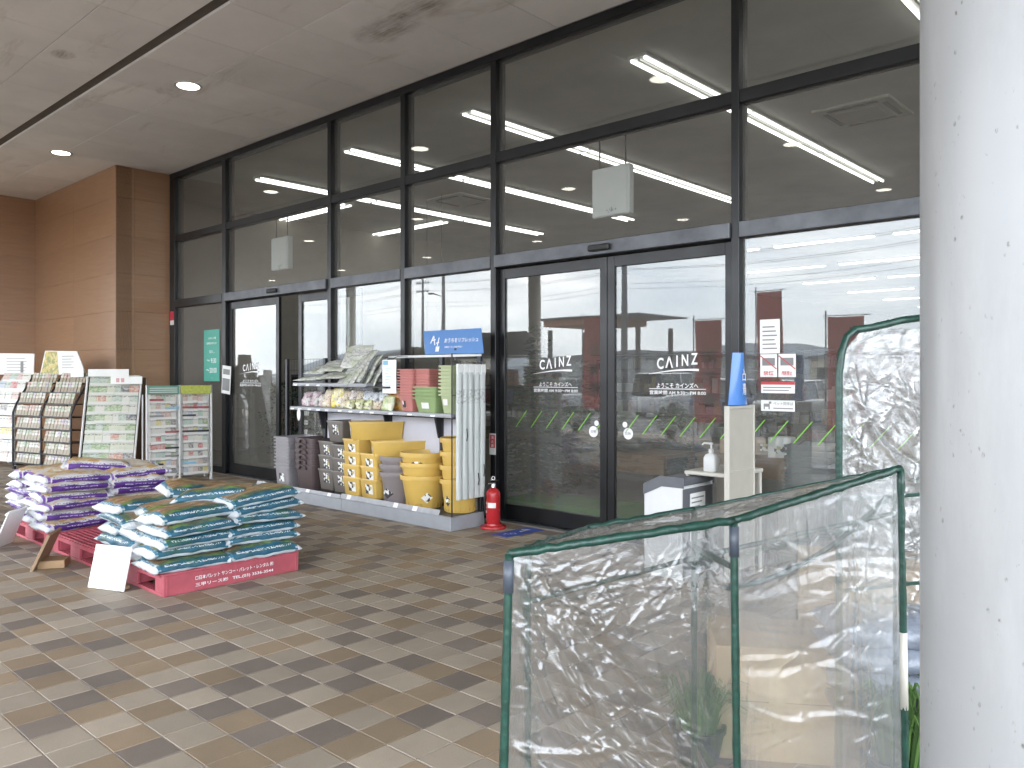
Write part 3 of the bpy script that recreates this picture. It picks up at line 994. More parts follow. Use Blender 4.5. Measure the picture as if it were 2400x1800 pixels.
# ---- pallets
def pallet(x0, y0, label, text=False, W=1.04, D=1.04, H=.152):
    t = thing('pallet', label, 'pallet', (x0, y0, 0), 0, 'red plastic pallets')
    m = M['red_plastic']
    dk = MB()
    n = 22
    dk.box((0, 0, H-.012), (.05, D, H)); dk.box((W-.05, 0, H-.012), (W, D, H))
    for k in range(n+1):
        y = .012+(D-.036)*k/n
        dk.box((.05, y, H-.011), (W-.05, y+.014, H-.001))
    for k in range(9):
        x = .05+(W-.1)*k/8
        dk.box((x-.01, .0, H-.026), (x+.01, D, H-.012))
    dk.build('deck', m, t)
    # end boards (solid long side with raised ribs)
    for x, sx in ((W-.022, 1), (0, -1)):
        s = MB().box((x, 0, .0), (x+.022, D, H-.0125), .004)
        for k in range(5):
            yy = .02+(D-.05)*k/4
            s.box((x-.003 if sx < 0 else x+.021, yy, .004), (x+.001 if sx < 0 else x+.026, yy+.012, H-.016), .002)
        s.build('side_board', m, t)
    # entry sides with two openings
    for y in (0, D-.02):
        e = MB()
        e.box((.022, y, 0), (W-.022, y+.02, .022), .002)
        e.box((.022, y, H-.045), (W-.022, y+.02, H-.0125), .002)
        for xa, xb in ((.022, .13), (.42, .62), (.91, W-.022)):
            e.box((xa, y, .022), (xb, y+.02, H-.045), .002)
        e.build('entry_side', m, t)
    bt = MB()
    for k in range(5):
        y = .03+(D-.11)*k/4
        bt.box((.024, y, .0), (W-.024, y+.05, .018))
    for xx in (.13, .45, .58, .89):
        bt.box((xx-.01, .02, .018), (xx+.01, D-.02, H-.013))
    bt.build('base', m, t)
    if text:
        RX = (R(90), 0, R(90))
        wv = M['white_vinyl']
        lettering('□日本パレット サンコー・パレット・レンタル ㈱', wv, t, (W+.0055, .52, .092), RX, width=.60, height=.030, bold=.014)
        lettering('三甲リース㈱   TEL.(03) 3536-3544', wv, t, (W+.0055, .52, .042), RX, width=.60, height=.030, bold=.014)
    return t
pallet(-6.43, -3.61, 'red plastic pallet with white lettering carrying the teal soil bags', True)
pallet(-7.53, -3.61, 'empty red plastic pallet with its grid deck showing between the two bag stacks')
pallet(-8.66, -3.61, 'red plastic pallet carrying the purple and white soil bags')

LAYER = ['bottom', 'second', 'third', 'fourth', 'fifth', 'sixth', 'seventh']
def bag_stack(name, colour, x0, y0, layers, meshes, pitch, L, W, group, z0, extra):
    """bags stacked on a pallet: long sides face +X"""
    for k in range(layers):
        off = .018*(1 if k % 2 else -1)
        spots = []
        if k % 2 == 0:
            for iy, wy in ((0, 'front'), (1, 'back')):
                for ix, wx in ((0, 'left'), (1, 'middle'), (2, 'right')):
                    spots.append((x0+.18+ix*.345, y0+.265+iy*.52, 90, f'{wx} {wy}'))
        else:
            for iy, wy in ((0, 'front'), (1, 'middle'), (2, 'back')):
                spots.append((x0+.265, y0+.175+iy*.345, 0, f'left {wy}'))
            for iy, wy in ((0, 'front'), (1, 'back')):
                spots.append((x0+.80, y0+.265+iy*.52, 90, f'right {wy}'))
        for x, y, a, wh in spots:
            bag(name, f'{colour}, {LAYER[k]} layer, {wh} of its stack', x+rnd.uniform(-.03, .034)+off, y+rnd.uniform(-.03, .03), z0+pitch*(k+.5)+rnd.uniform(-.010, .010), a+rnd.uniform(-5, 5), meshes, group)
    for (dx, dy, a, wh, lift) in extra:
        bag(name, f'{colour} lying loose on top, {wh} of its stack', x0+dx, y0+dy, z0+pitch*(layers+.5+lift), a, meshes, group, tilt=rnd.uniform(-3, 3))
def bag(name, label, x, y, z, a, meshes, group, tilt=0, sz=None):
    o = put(name, rnd.choice(meshes), None, (x, y, z), (R(rnd.uniform(-3.5, 3.5)), R(tilt+rnd.uniform(-3, 3)), R(a+(180 if rnd.random() < .5 else 0))))
    o.scale = (rnd.uniform(.97, 1.03), rnd.uniform(.96, 1.04), rnd.uniform(.88, 1.15))
    tag(o, label, 'soil bag', group)
    return o
mt = bag_mat('teal_bag_print', .56, .38, .115, True)
teal = [bag_mesh(.575, .40, .112, k, mt, droop=.5) for k in range(7)]
bag_stack('soil_bag', 'teal soil bag', -6.43, -3.61, 4, teal, .079, .56, .38, 'teal soil bags on the nearest pallet', .153,
          [(.80, .28, 92, 'right front', 0), (.46, .36, 84, 'middle front', 0), (.13, .25, 96, 'left front', -.05), (.82, .80, 95, 'right back', .05), (.42, .86, 12, 'left back', .3), (.60, .62, 50, 'very top', 1.05), (.84, .78, 88, 'upper right back', 1.0), (.20, .66, 80, 'upper left back', .85)])
mp_ = bag_mat('purple_bag_print', .56, .38, .115, False)
purp = [bag_mesh(.575, .40, .110, 20+k, mp_, droop=.4) for k in range(7)]
bag_stack('soil_bag', 'white and purple soil bag', -8.66, -3.61, 5, purp, .077, .56, .38, 'purple and white soil bags on the left pallet', .153,
          [(.80, .28, 90, 'right front', 0), (.80, .79, 93, 'right back', 0), (.46, .30, 88, 'middle front', 0), (.45, .80, 96, 'middle back', .1), (.14, .27, 84, 'left front', -.1), (.62, .55, 70, 'very top', .95)])

# ---- boards leaning at the pallets
def lean_board(name, label, cat, x, y, rz, wd, hg, th, ang, mat, group=None):
    t = thing(name, label, cat, (x, y, 0), R(rz), group)
    o = MB().box((-wd/2, 0, 0), (wd/2, th, hg), .002).build('board', mat, t, (0, 0, .004), (R(ang), 0, 0))
    return t
M['board_white'] = simple('white_board', (.83, .83, .81), .5, var=.03)
t = lean_board('price_board', 'blank white board leaning on the floor in front of the teal bags', 'sign board', -5.88, -3.80, 22, .33, .30, .012, -14, M['board_white'])
MB().box((-.12, .02, 0), (.12, .10, .02), .002).build('foot', M['wood'], t)
t = lean_board('price_board', 'brown wooden board leaning against the empty pallet, seen from its back', 'sign board', -6.98, -3.90, -32, .34, .30, .022, -24, M['ply'])
MB().box((-.09, .03, 0), (.09, .22, .06), .004).build('foot', M['wood'], t)
t = lean_board('price_board', 'pale thin board leaning against the left end of the purple bag pallet', 'sign board', -8.05, -3.85, -40, .34, .34, .012, -22, M['board_white'])

# ================================================================= grey gondola shelf
GX0, GX1, GY0, GY1 = -9.2, -5.63, -.757, -.30
gd = thing('display_shelf', 'long grey steel display shelf with pots and bags in front of the windows', 'display shelf', (0, 0, 0))
gs = M['grey_steel']
MB().box((GX0, GY0, 0), (-7.39, GY1, .132), .006).build('plinth', gs, gd)
MB().box((-7.386, GY0-.004, 0), (GX1, GY1, .137), .006).build('plinth', gs, gd)
M['deck_dark'] = simple('shelf_deck', (.10, .105, .11), .5, .2)
MB().box((GX0+.02, GY0+.03, .132), (GX1-.02, GY1-.02, .142), .002).build('base_deck', M['deck_dark'], gd)
def price_rail(x0, x1, y, z, hh, tags_x, name='price_rail'):
    Mx = Matrix.Translation((0, y, z)) @ Matrix.Rotation(R(-24), 4, 'X')
    r = MB().box((x0, -.004, 0), (x1, .0, hh), .0015, Mx).build(name, M['silver_rail'], gd)
    for x in tags_x:
        MB().box((x-.034, -.006, .003), (x+.034, -.0045, hh-.003), 0, Mx).build('price_tag', M['white_vinyl'], r)
price_rail(GX0+.02, -7.42, GY0-.004, .134, .042, [-9.0, -8.55, -8.05, -7.62])
price_rail(-7.40, -5.79, GY0-.010, .138, .055, [-7.25, -6.45, -6.15])
up = MB()
for x in (-9.17, -8.32, -7.06, -6.22, -5.66):
    MB().box((x-.022, GY1-.05, .135), (x+.022, GY1-.01, 1.70), .003).build('upright', M['dark_metal'], gd)
MB().box((-8.28, GY1-.028, .145), (-5.69, GY1-.018, 1.04), 0).build('back_panel', M['lav_panel'], gd)
MB().box((-7.08, GY1-.055, 1.68), (-5.63, GY1-.035, 1.705), .002).build('top_bar', M['white_sheet'], gd)
# wire back of the left, open half
wm = MB()
for k in range(34):
    x = -9.15+k*.062
    wm.tube([(x, GY1-.02, .16 if x < -8.3 else 1.05), (x, GY1-.02, 1.69)], .0018, 5)
for z in (1.10, 1.25, 1.40, 1.55, 1.69, .3, .6, .9):
    wm.tube([(-9.17, GY1-.024, z), (-7.07 if z > 1 else -8.33, GY1-.024, z)], .0025, 5)
wm.build('wire_back', M['dark_metal'], gd)
# shelves
def shelf(x0, x1, z, y0, tags_x, th=.03):
    s = MB().box((x0, y0, z-th), (x1, GY1-.055, z), .003).build('shelf', gs, gd)
    price_rail(x0+.005, x1-.005, y0-.003, z-.038, .042, tags_x)
shelf(-8.52, -5.66, 1.118, -.70, [-8.46, -8.3, -8.1, -7.92, -7.75, -7.5, -7.3, -7.1, -6.92, -6.6, -6.3, -5.95])
shelf(-8.52, -7.08, 1.40, -.66, [-8.46, -8.2, -7.98])
MB().box((-7.5, -.66, 1.355), (-6.72, GY1-.055, 1.372), .003).build('dark_tray', M['dark_metal'], gd)
for x in (-8.32, -7.06, -6.22):
    MB().prism([(-.09, 1.083), (0, 1.083), (0, .84), (-.03, .84)], -.012, .012, Matrix.Translation((x, GY1-.05, 0)) @ Matrix.Rotation(R(90), 4, 'Z')).build('bracket', M['dark_metal'], gd)
# wire end frame that the sheets hang on
wf = MB()
wf.tube([(-5.635, GY0+.02, .14), (-5.635, GY0+.02, 1.70), (-5.635, GY1-.02, 1.70), (-5.635, GY1-.02, .14)], .007, 8)
for z in (1.62, 1.3, .9, .5):
    wf.tube([(-5.635, GY0+.02, z), (-5.635, GY1-.02, z)], .003, 6)
wf.build('end_frame', M['dark_metal'], gd)

# hanging sheets at the shelf end
def sheet_mat():
    b = NB('plastic_sheet')
    x, y, z = b.xyz()
    c = b.ramp(b.noise(3, 4, .6, b.vscale((1, 18, .6))), [(.3, (.44, .47, .45)), (.7, (.66, .68, .66))])
    chk = b.n('ShaderNodeTexChecker'); chk.inputs['Scale'].default_value = 130
    b.link(b.tc(), chk.inputs[0])
    hd = b.band(z, 1.22, 1.36)
    c = b.mix(b.math('MULTIPLY', hd, b.ramp(b.noise(40, 3), [(.45, 0), (.6, .7)])), c, (.28, .27, .25))
    c = b.mix(b.math('MULTIPLY', chk.outputs[1], .10), c, (.3, .33, .31))
    return b.pbr(c, .3, 0, b.bump(b.noise(5, 4, .6, b.vscale((2, 30, 1))), .4, .01), .5)
M['sheet'] = sheet_mat()
for k in range(5):
    y = GY0+.075+.078*k
    o = None
    def fn(u, v, y=y, k=k):
        a = (u-.5)*math.pi*1.9
        rr_ = .036*(1+.12*noise.noise((k*3.1, v*4, u*2)))
        zz = .30+.03*noise.noise((k, 2, 2))+v*1.22
        sw = .012*noise.noise((k*2.7, v*2.2, 1))
        return (-5.592+rr_*math.cos(a)*.62, y+rr_*math.sin(a)*1.05+sw, zz)
    b = MB().grid(14, 26, fn)
    t = thing('net_roll', f'pale folded plastic sheet hanging at the end of the grey shelf, {LEFTWORD[k]} from the front', 'plastic sheet', (0, 0, 0), 0, 'folded plastic sheets hanging at the shelf end')
    b.build('sheet', M['sheet'], t, smooth=True)
    MB().box((-5.60, y-.034, 1.50), (-5.575, y+.034, 1.60), .003).build('header_card', M['paper'], t)
    MB().tube([(-5.575, y, 1.59), (-5.60, y, 1.625), (-5.632, y, 1.625)], .0025, 6).build('hook', M['chrome'], t)
    if k in (1, 3, 4):
        z0_ = (.86, .42, .5)[(1, 3, 4).index(k)]
        MB().tube([(-5.566, y-.004, z0_), (-5.564, y+.006, z0_+.05), (-5.566, y-.002, z0_+.12)], .005, 6).build('cord', M['black_rub'], t)

# blue header sign on top
def blue_sign():
    t = thing('header_sign', 'slanted blue header sign with white lettering on top of the grey shelf', 'sign', (-6.06, GY1-.03, 1.71))
    Mx = Matrix.Rotation(R(-12), 4, 'X')
    b = MB()
    b.prism([(-.42, 0), (.45, 0), (.36, .26), (-.51, .26)], -.004, .004, Mx)
    b.build('board', M['blue_print'], t)
    ang = (R(90-12), 0, 0)
    def at(x, z): 
        v = Mx @ Vector((x, -.0055, z)); return tuple(v)
    lettering('おうちをリフレッシュ', M['white_vinyl'], t, at(.10, .145), ang, width=.50, height=.048, bold=.014)
    lettering('快適なくらしをお手伝い', M['white_vinyl'], t, at(.0, .075), ang, width=.27, height=.022, bold=.01)
    g = MB()
    for pts in (((-.33, .20), (-.36, .12)), ((-.33, .20), (-.29, .10)), ((-.35, .15), (-.29, .16)), ((-.24, .18), (-.25, .09)), ((-.27, .12), (-.23, .13))):
        g.tube([at(*p) for p in pts], .006, 6)
    g.build('white_drawing', M['white_vinyl'], t)
    MB().box((-.02, -.0001, -.02), (.035, .001, .035), .0, Matrix.Translation(at(-.25, .05)) @ Matrix.Rotation(R(-12), 4, 'X')).build('white_drawing', M['paper'], t)
    MB().box((.02, .004, -.06), (.05, .012, .06)).build('clip', M['dark_metal'], t)
blue_sign()
# white price poster hung on the top bar
t = thing('price_poster', 'tall white price poster with a light blue corner hanging left of the pink pots', 'poster', (-6.74, -.60, 1.50))
MB().tube([(0, -.01, .15), (0, .10, .19), (0, .26, .19)], .004, 6).build('hanger', M['dark_metal'], t)
MB().box((-.115, -.012, -.20), (.115, -.008, .155), .0).build('sheet', M['white_vinyl'], t)
M['pale_blue'] = simple('pale_blue_print', (.22, .45, .62), .6)
MB().box((-.10, -.0135, .10), (-.02, -.0122, .145)).build('blue_corner', M['pale_blue'], t)
for k in range(8):
    MB().box((-.07+.01*(k % 2), -.0135, .065-.03*k), (.03-.02*(k % 3), -.0122, .070-.03*k)).build('printed_line', M['pale_blue'], t)

# ================================================================= pots on the shelf base
def pmat(name, c, r=.42):
    return simple(name, c, r, var=.07, vs=4, bump=.04, bs=30, obj_var=.05)
M['pot_yellow'] = pmat('yellow_plastic', (.60, .40, .10))
M['pot_brown'] = pmat('brown_plastic', (.085, .060, .060))
M['pot_grey'] = pmat('warm_grey_plastic', (.155, .138, .122))
M['pot_mauve'] = pmat('mauve_grey_plastic', (.235, .205, .205))
M['pot_lav'] = pmat('lavender_grey_plastic', (.27, .255, .265))
M['pot_pink'] = pmat('pink_plastic', (.55, .225, .20))
M['pot_green'] = pmat('green_plastic', (.28, .38, .17))
M['pot_lgreen'] = pmat('pale_green_plastic', (.44, .50, .29))
def sticker_mat():
    b = NB('pot_sticker')
    m = b.ramp(b.voro(32, None, 'Color'), [(.36, (.05, .045, .05)), (.42, (.8, .8, .78)), (.75, (.8, .8, .78)), (.8, (.5, .45, .2))], 'CONSTANT')
    return b.pbr(m, .5)
M['sticker'] = sticker_mat()
BASE_Z = .143
def rect_planter(hx, hy, h, rim=.018, taper=.84, foot=True):
    r = .018
    secs = [(0, hx*taper*.94, hy*(1-(1-taper)*hx/hy)*.97, r), (.012, hx*taper, hy*(1-(1-taper)*hx/hy), r), (h-rim, hx*.965, hy-(hx-hx*.965), r), (h-rim, hx, hy, r), (h-.003, hx*1.01, hy+hx*.01, r), (h, hx, hy, r), (h-.001, hx-.012, hy-.012, r), (h-rim, hx*.94, hy-hx*.06, r), (.02, hx*taper*.9, hy*(1-(1-taper)*hx/hy)*.93, r)]
    return MB().loft(secs, 3)
def round_pot(rt, rb, h, rim=.03, lip=.014, n=36, ribs=False):
    prof = [(0, 0), (rb*.96, 0), (rb, .008), (rt-lip, h-rim), (rt-.002, h-rim+.002), (rt, h-rim*.5), (rt-.001, h-.003), (rt-.006, h), (rt-.016, h-.002), (rt-lip-.008, h-rim), (rb-.006, .012), (0, .012)]
    b = MB().lathe(prof, n, cap=False)
    if ribs:
        for k in range(22):
            a = 2*math.pi*k/22
            r0, r1 = rb+.002, rb+(rt-rb)*.18
            b.tube([(r0*math.cos(a), r0*math.sin(a), .006), (r1*math.cos(a), r1*math.sin(a), h*.17)], .0035, 5)
    return b
def patch(rt, rb, h, rim, lip, z0, z1, a0, a1, shape='rect'):
    """curved sticker on a round pot"""
    def rad(z): return rb+(rt-lip-rb)*(z-.008)/(h-rim-.008)+.0012
    vs = []
    nx = 10
    b = MB()
    def fn(u, v):
        a = a0+(a1-a0)*u
        zc, zh = (z0+z1)/2, (z1-z0)/2
        k = 1.0 if shape == 'rect' else max(.02, math.sqrt(max(0, 1-(2*u-1)**2)) if shape == 'oval' else 1-abs(2*u-1))
        z = zc+zh*k*(2*v-1)
        return (rad(z)*math.cos(a), rad(z)*math.sin(a), z)
    return b.grid(nx, 2, fn)
def stack(name, label, cat, group, me, x, y, z, n, pitch, extras=(), rz=0, jitter=.002, only=None):
    for k in range(n):
        wh = 'top' if k == n-1 else ('lowest' if k == 0 else f'{["","second","third","fourth","fifth","sixth","seventh","eighth","ninth","tenth","eleventh","twelfth","thirteenth","fourteenth","fifteenth","sixteenth","seventeenth","eighteenth"][k]} from below')
        lb = label.replace('#', wh)
        o = put(name, me, None, (x+rnd.uniform(-jitter, jitter), y+rnd.uniform(-jitter, jitter), z+pitch*k), (0, 0, rz+rnd.uniform(-.01, .01)))
        tag(o, lb, cat, group)
        for nm, em, lv in extras:
            if lv is None or k in lv:
                put(nm, em, o)
def flat_sticker(x0, x1, z0, z1, hy, lean):
    """sticker on the -Y end of a rectangular planter"""
    b = MB()
    f = lambda z: -(hy+lean*z)-.0015
    b.add([(x0, f(z0), z0), (x1, f(z0), z0), (x1, f(z1), z1), (x0, f(z1), z1)], [(0, 1, 2, 3)])
    return b
# lavender stack of nested boxes (far left)
me = MB().loft([(0, .13, .19, .02), (.01, .135, .195, .02), (.218, .150, .21, .02), (.218, .166, .226, .02), (.236, .167, .227, .02), (.236, .148, .208, .02), (.03, .125, .185, .02)], 3).mesh('box_planter', M['pot_lav'], 40)
st = flat_sticker(-.06, .05, .06, .16, .197, .08).mesh('label', M['sticker'])
stack('box_planter', 'lavender grey box planter, # in the nested stack at the left shelf end', 'planter', 'nested lavender grey planters', me, -8.68, -.50, BASE_Z, 10, .0405, [('label', st, (0,))])
# dark brown stack with handles
b = MB().loft([(0, .155, .18, .03), (.012, .16, .185, .03), (.25, .185, .205, .03), (.25, .195, .215, .03), (.30, .198, .218, .03), (.30, .186, .206, .03), (.03, .15, .175, .03)], 3)
me = b.mesh('basket_planter', M['pot_brown'], 40)
h = MB().tube([(-.07, -.222, .245), (-.055, -.232, .28), (.0, -.237, .295), (.055, -.232, .28), (.07, -.222, .245)], .011, 7).mesh('handle', M['pot_brown'], True)
stack('basket_planter', 'dark brown handled planter, # in the stack beside the lavender boxes', 'planter', 'nested dark brown planters', me, -8.20, -.50, BASE_Z, 6, .062, [('handle', h, None)])
# warm grey planters: two columns crossing
pl = rect_planter(.155, .20, .235)
me = pl.mesh('planter', M['pot_grey'], 40)
st = flat_sticker(-.04, .07, .08, .19, .176, .1).mesh('label', M['sticker'])
stack('planter', 'warm grey planter, # in the left column of grey planters', 'planter', 'warm grey planters', me, -7.83, -.47, BASE_Z+.038, 3, .160, [('label', st, None)])
stack('planter', 'warm grey planter, # in the right column of grey planters', 'planter', 'warm grey planters', me, -7.51, -.50, BASE_Z+.038, 3, .150, [('label', st, None)])
stack('planter', 'single warm grey planter standing across the # of both grey columns', 'planter', 'warm grey planters', me, -7.66, -.47, BASE_Z+.597, 1, .16, [('label', st, None)])
# yellow long planters
ply_ = rect_planter(.155, .235, .205, .02, .86)
me = ply_.mesh('planter', M['pot_yellow'], 40)
st = flat_sticker(-.045, .085, .05, .15, .212, .1).mesh('label', M['sticker'])
stack('planter', 'yellow planter, # in the left column of yellow planters', 'planter', 'yellow planters', me, -7.23, -.52, BASE_Z+.038, 4, .137, [('label', st, None)], R(-2), .006)
stack('planter', 'yellow planter, # in the right column of yellow planters', 'planter', 'yellow planters', me, -6.92, -.52, BASE_Z+.038, 3, .137, [('label', st, None)], R(-3), .006)
lp = rect_planter(.155, .29, .20, .02, .86)
me = lp.mesh('long_planter', M['pot_yellow'], 40)
st = flat_sticker(-.07, .07, .05, .15, .267, .1).mesh('label', M['sticker'])
stack('long_planter', 'long yellow planter lying on # of the left yellow column, turned askew', 'planter', 'long yellow planters', me, -7.10, -.50, BASE_Z+.645, 1, .1, [('label', st, None)], R(-32))
stack('long_planter', 'long yellow planter on # of the right yellow column, pointing back', 'planter', 'long yellow planters', me, -6.76, -.47, BASE_Z+.455, 1, .1, [('label', st, None)], R(-34))
# dark plastic trays under the pots
M['tray'] = simple('dark_tray', (.035, .027, .022), .45)
for x, y, hx, hy, lb in ((-7.23, -.52, .145, .21, 'left yellow planter column'), (-6.92, -.52, .145, .21, 'right yellow planter column'), (-7.51, -.50, .14, .18, 'right grey planter column'), (-7.83, -.47, .14, .18, 'left grey planter column')):
    o = MB().loft([(0, hx*.9, hy*.94, .02), (.03, hx, hy, .02), (.036, hx, hy, .02), (.036, hx-.008, hy-.008, .02), (.006, hx*.88, hy*.92, .02)], 3).build('saucer', M['tray'], None, (x, y, BASE_Z), smooth=40)
    tag(o, f'dark shallow saucer under the {lb}', 'saucer', 'dark saucers under the planters')
# mauve round pots
rt, rb, hh = .225, .165, .34
rp = round_pot(rt, rb, hh, .052, .026, 40, True)
me = rp.mesh('round_pot', M['pot_mauve'], 40)
tri = patch(rt, rb, hh, .052, .026, .06, .17, R(-118), R(-62), 'tri').mesh('label', M['sticker'])
stack('round_pot', 'mauve grey round pot, # in the stack left of the yellow round pots', 'pot', 'mauve grey round pots', me, -6.655, -.53, BASE_Z, 3, .082, [('label', tri, (0,))])
# yellow round pots
rt, rb, hh = .248, .178, .335
yp = round_pot(rt, rb, hh, .05, .022, 44, True)
me = yp.mesh('round_pot', M['pot_yellow'], 40)
ov = patch(rt, rb, hh, .05, .022, .19, .25, R(-85), R(-48), 'oval').mesh('label', M['sticker'])
tr = patch(rt, rb, hh, .05, .022, .06, .17, R(-50), R(-15), 'tri').mesh('label', M['sticker'])
stack('round_pot', 'large yellow round pot, # in the big stack on the shelf base', 'pot', 'large yellow round pots', me, -6.285, -.52, BASE_Z, 2, .13, [('label', tr, (0,))])
o = put('round_pot', me, None, (-6.288, -.52, BASE_Z+.232), (0, 0, .1)); tag(o, 'large yellow round pot with an oval label, top of the big stack', 'pot', 'large yellow round pots'); put('label', ov, o)
rt, rb, hh = .205, .15, .33
me2 = round_pot(rt, rb, hh, .05, .022, 40, True).mesh('round_pot', M['pot_yellow'], 40)
tr2 = patch(rt, rb, hh, .05, .022, .06, .17, R(-50), R(-15), 'tri').mesh('label', M['sticker'])
stack('round_pot', 'smaller yellow round pot, # in the stack behind the hanging sheets', 'pot', 'large yellow round pots', me2, -5.81, -.46, BASE_Z, 4, .135, [('label', tr2, (0, 2, 3))], R(-60))
# ---- on the upper shelf
SZ = 1.119
me = MB().loft([(0, .075, .115, .02), (.01, .08, .12, .02), (.14, .105, .145, .02), (.142, .126, .166, .02), (.152, .127, .167, .02), (.152, .11, .15, .02), (.02, .07, .11, .02)], 3).mesh('box_pot', M['pot_pink'], 40)
st = flat_sticker(-.05, .0, .04, .11, .125, .17).mesh('label', M['sticker'])
stack('box_pot', 'pink square pot, # in the front pink stack on the upper shelf', 'pot', 'nested pink pots', me, -6.43, -.50, SZ, 11, .0285, [('label', st, (0,))])
stack('box_pot', 'pink square pot, # in the rear pink stack on the upper shelf', 'pot', 'nested pink pots', me, -6.22, -.465, SZ, 11, .0285)
me = MB().loft([(0, .125, .085, .02), (.01, .13, .09, .02), (.135, .155, .115, .02), (.135, .172, .132, .02), (.15, .174, .134, .02), (.15, .16, .12, .02), (.02, .12, .08, .02)], 3).mesh('box_pot', M['pot_green'], 40)
st = flat_sticker(-.05, .06, .04, .10, .095, .17).mesh('label', M['paper'])
stack('box_pot', 'green square pot, # in the wide green stack at the shelf edge', 'pot', 'nested green pots', me, -6.10, -.565, SZ, 4, .036, [('label', st, (0,))])
me = MB().loft([(0, .06, .09, .02), (.01, .065, .095, .02), (.17, .085, .115, .02), (.17, .10, .13, .02), (.19, .102, .132, .02), (.19, .09, .12, .02), (.02, .055, .085, .02)], 3).mesh('box_pot', M['pot_lgreen'], 40)
st = flat_sticker(-.035, .03, .08, .14, .105, .12).mesh('label', M['paper'])
stack('box_pot', 'pale green tall pot, # in the narrow stack at the right shelf end', 'pot', 'nested pale green pots', me, -5.80, -.55, SZ, 9, .035, [('label', st, (0,))])

# ---- pouches on the upper shelf
def pouch_mat(name, base, spot, text=(.10, .09, .09), spots=13):
    b = NB(name)
    c = b.ramp(b.voro(spots, None, 'Color'), [(.0, base), (.45, spot), (.55, base), (.8, tuple(min(1, q*1.25) for q in base))], 'LINEAR')
    m = b.ramp(b.noise(34, 3, .6), [(.54, 0), (.6, .7)])
    return b.pbr(b.mix(m, c, text), .25, 0, b.bump(b.noise(24, 4, .6), .6, .012), .55)
PM = [pouch_mat('pouch_purple', (.42, .30, .32), (.62, .60, .58)), pouch_mat('pouch_white', (.62, .60, .55), (.45, .30, .28)), pouch_mat('pouch_yellow', (.70, .58, .10), (.72, .70, .62), (.08, .15, .45)),
      pouch_mat('pouch_cream', (.66, .60, .46), (.55, .40, .28)), pouch_mat('pouch_silver', (.55, .57, .58), (.35, .38, .45)), pouch_mat('pouch_lime', (.60, .62, .30), (.72, .70, .55)), pouch_mat('pouch_orange', (.62, .34, .07), (.60, .50, .30), (.5, .12, .05)), pouch_mat('pouch_leaf', (.40, .48, .20), (.68, .70, .55), (.65, .66, .5))]
pm_cache = {}
def pouch(x, y, wd, hg, dp, mi, tilt, rz, label):
    me = bag_mesh(hg, wd, dp, int(abs(x)*1000), PM[mi], 14, 10)
    o = put('pouch', me, None, (x, y, SZ+hg/2*math.cos(R(tilt))-.006), (R(0), R(-90), 0))
    o.rotation_euler = (Matrix.Rotation(R(rz), 4, 'Z') @ Matrix.Rotation(R(-tilt), 4, 'X') @ Matrix.Rotation(R(90), 4, 'Y')).to_euler()
    # bag thickness axis (local z) must face -Y: rotate about its long axis
    o.rotation_euler = (Matrix.Rotation(R(rz), 4, 'Z') @ Matrix.Rotation(R(-tilt), 4, 'X') @ Matrix(((0, 1, 0, 0), (0, 0, -1, 0), (-1, 0, 0, 0), (0, 0, 0, 1))).to_4x4()).to_euler()
    tag(o, label, 'pouch', 'garden pouches on the upper shelf')
seqp = [(-8.43, .15, .19, 0, 'purple and white'), (-8.28, .15, .20, 0, 'purple speckled'), (-8.12, .12, .16, 1, 'white and red'), (-7.98, .15, .22, 3, 'cream'), (-7.80, .20, .235, 2, 'large bright yellow'), (-7.63, .13, .21, 3, 'cream and brown'),
        (-7.49, .13, .22, 1, 'white'), (-7.36, .13, .21, 3, 'beige'), (-7.22, .15, .21, 4, 'silver'), (-7.09, .14, .20, 4, 'grey silver'), (-6.97, .16, .215, 4, 'bluish silver'), (-6.85, .15, .19, 6, 'orange'), (-6.70, .17, .24, 6, 'tall orange and red')]
for k, (x, wd, hg, mi, cw) in enumerate(seqp):
    pouch(x, -.50+rnd.uniform(-.02, .02), wd, hg, .085, mi, 14+rnd.uniform(-4, 6), rnd.uniform(-8, 8), f'{cw} garden pouch, {["1st","2nd","3rd","4th","5th","6th","7th","8th","9th","10th","11th","12th","13th"][k]} from the left in the rear pouch row')
for k, (x, wd, hg, mi, cw) in enumerate([(-7.42, .13, .11, 5, 'small lime'), (-7.24, .12, .12, 5, 'small yellow-green'), (-7.08, .12, .11, 5, 'small green and white'), (-6.92, .14, .11, 3, 'small cream'), (-6.74, .19, .16, 7, 'round leaf-green')]):
    pouch(x, -.62, wd, hg, .07, mi, 16, rnd.uniform(-8, 8), f'{cw} garden pouch, {LEFTWORD[k]} from the left in the front pouch row')

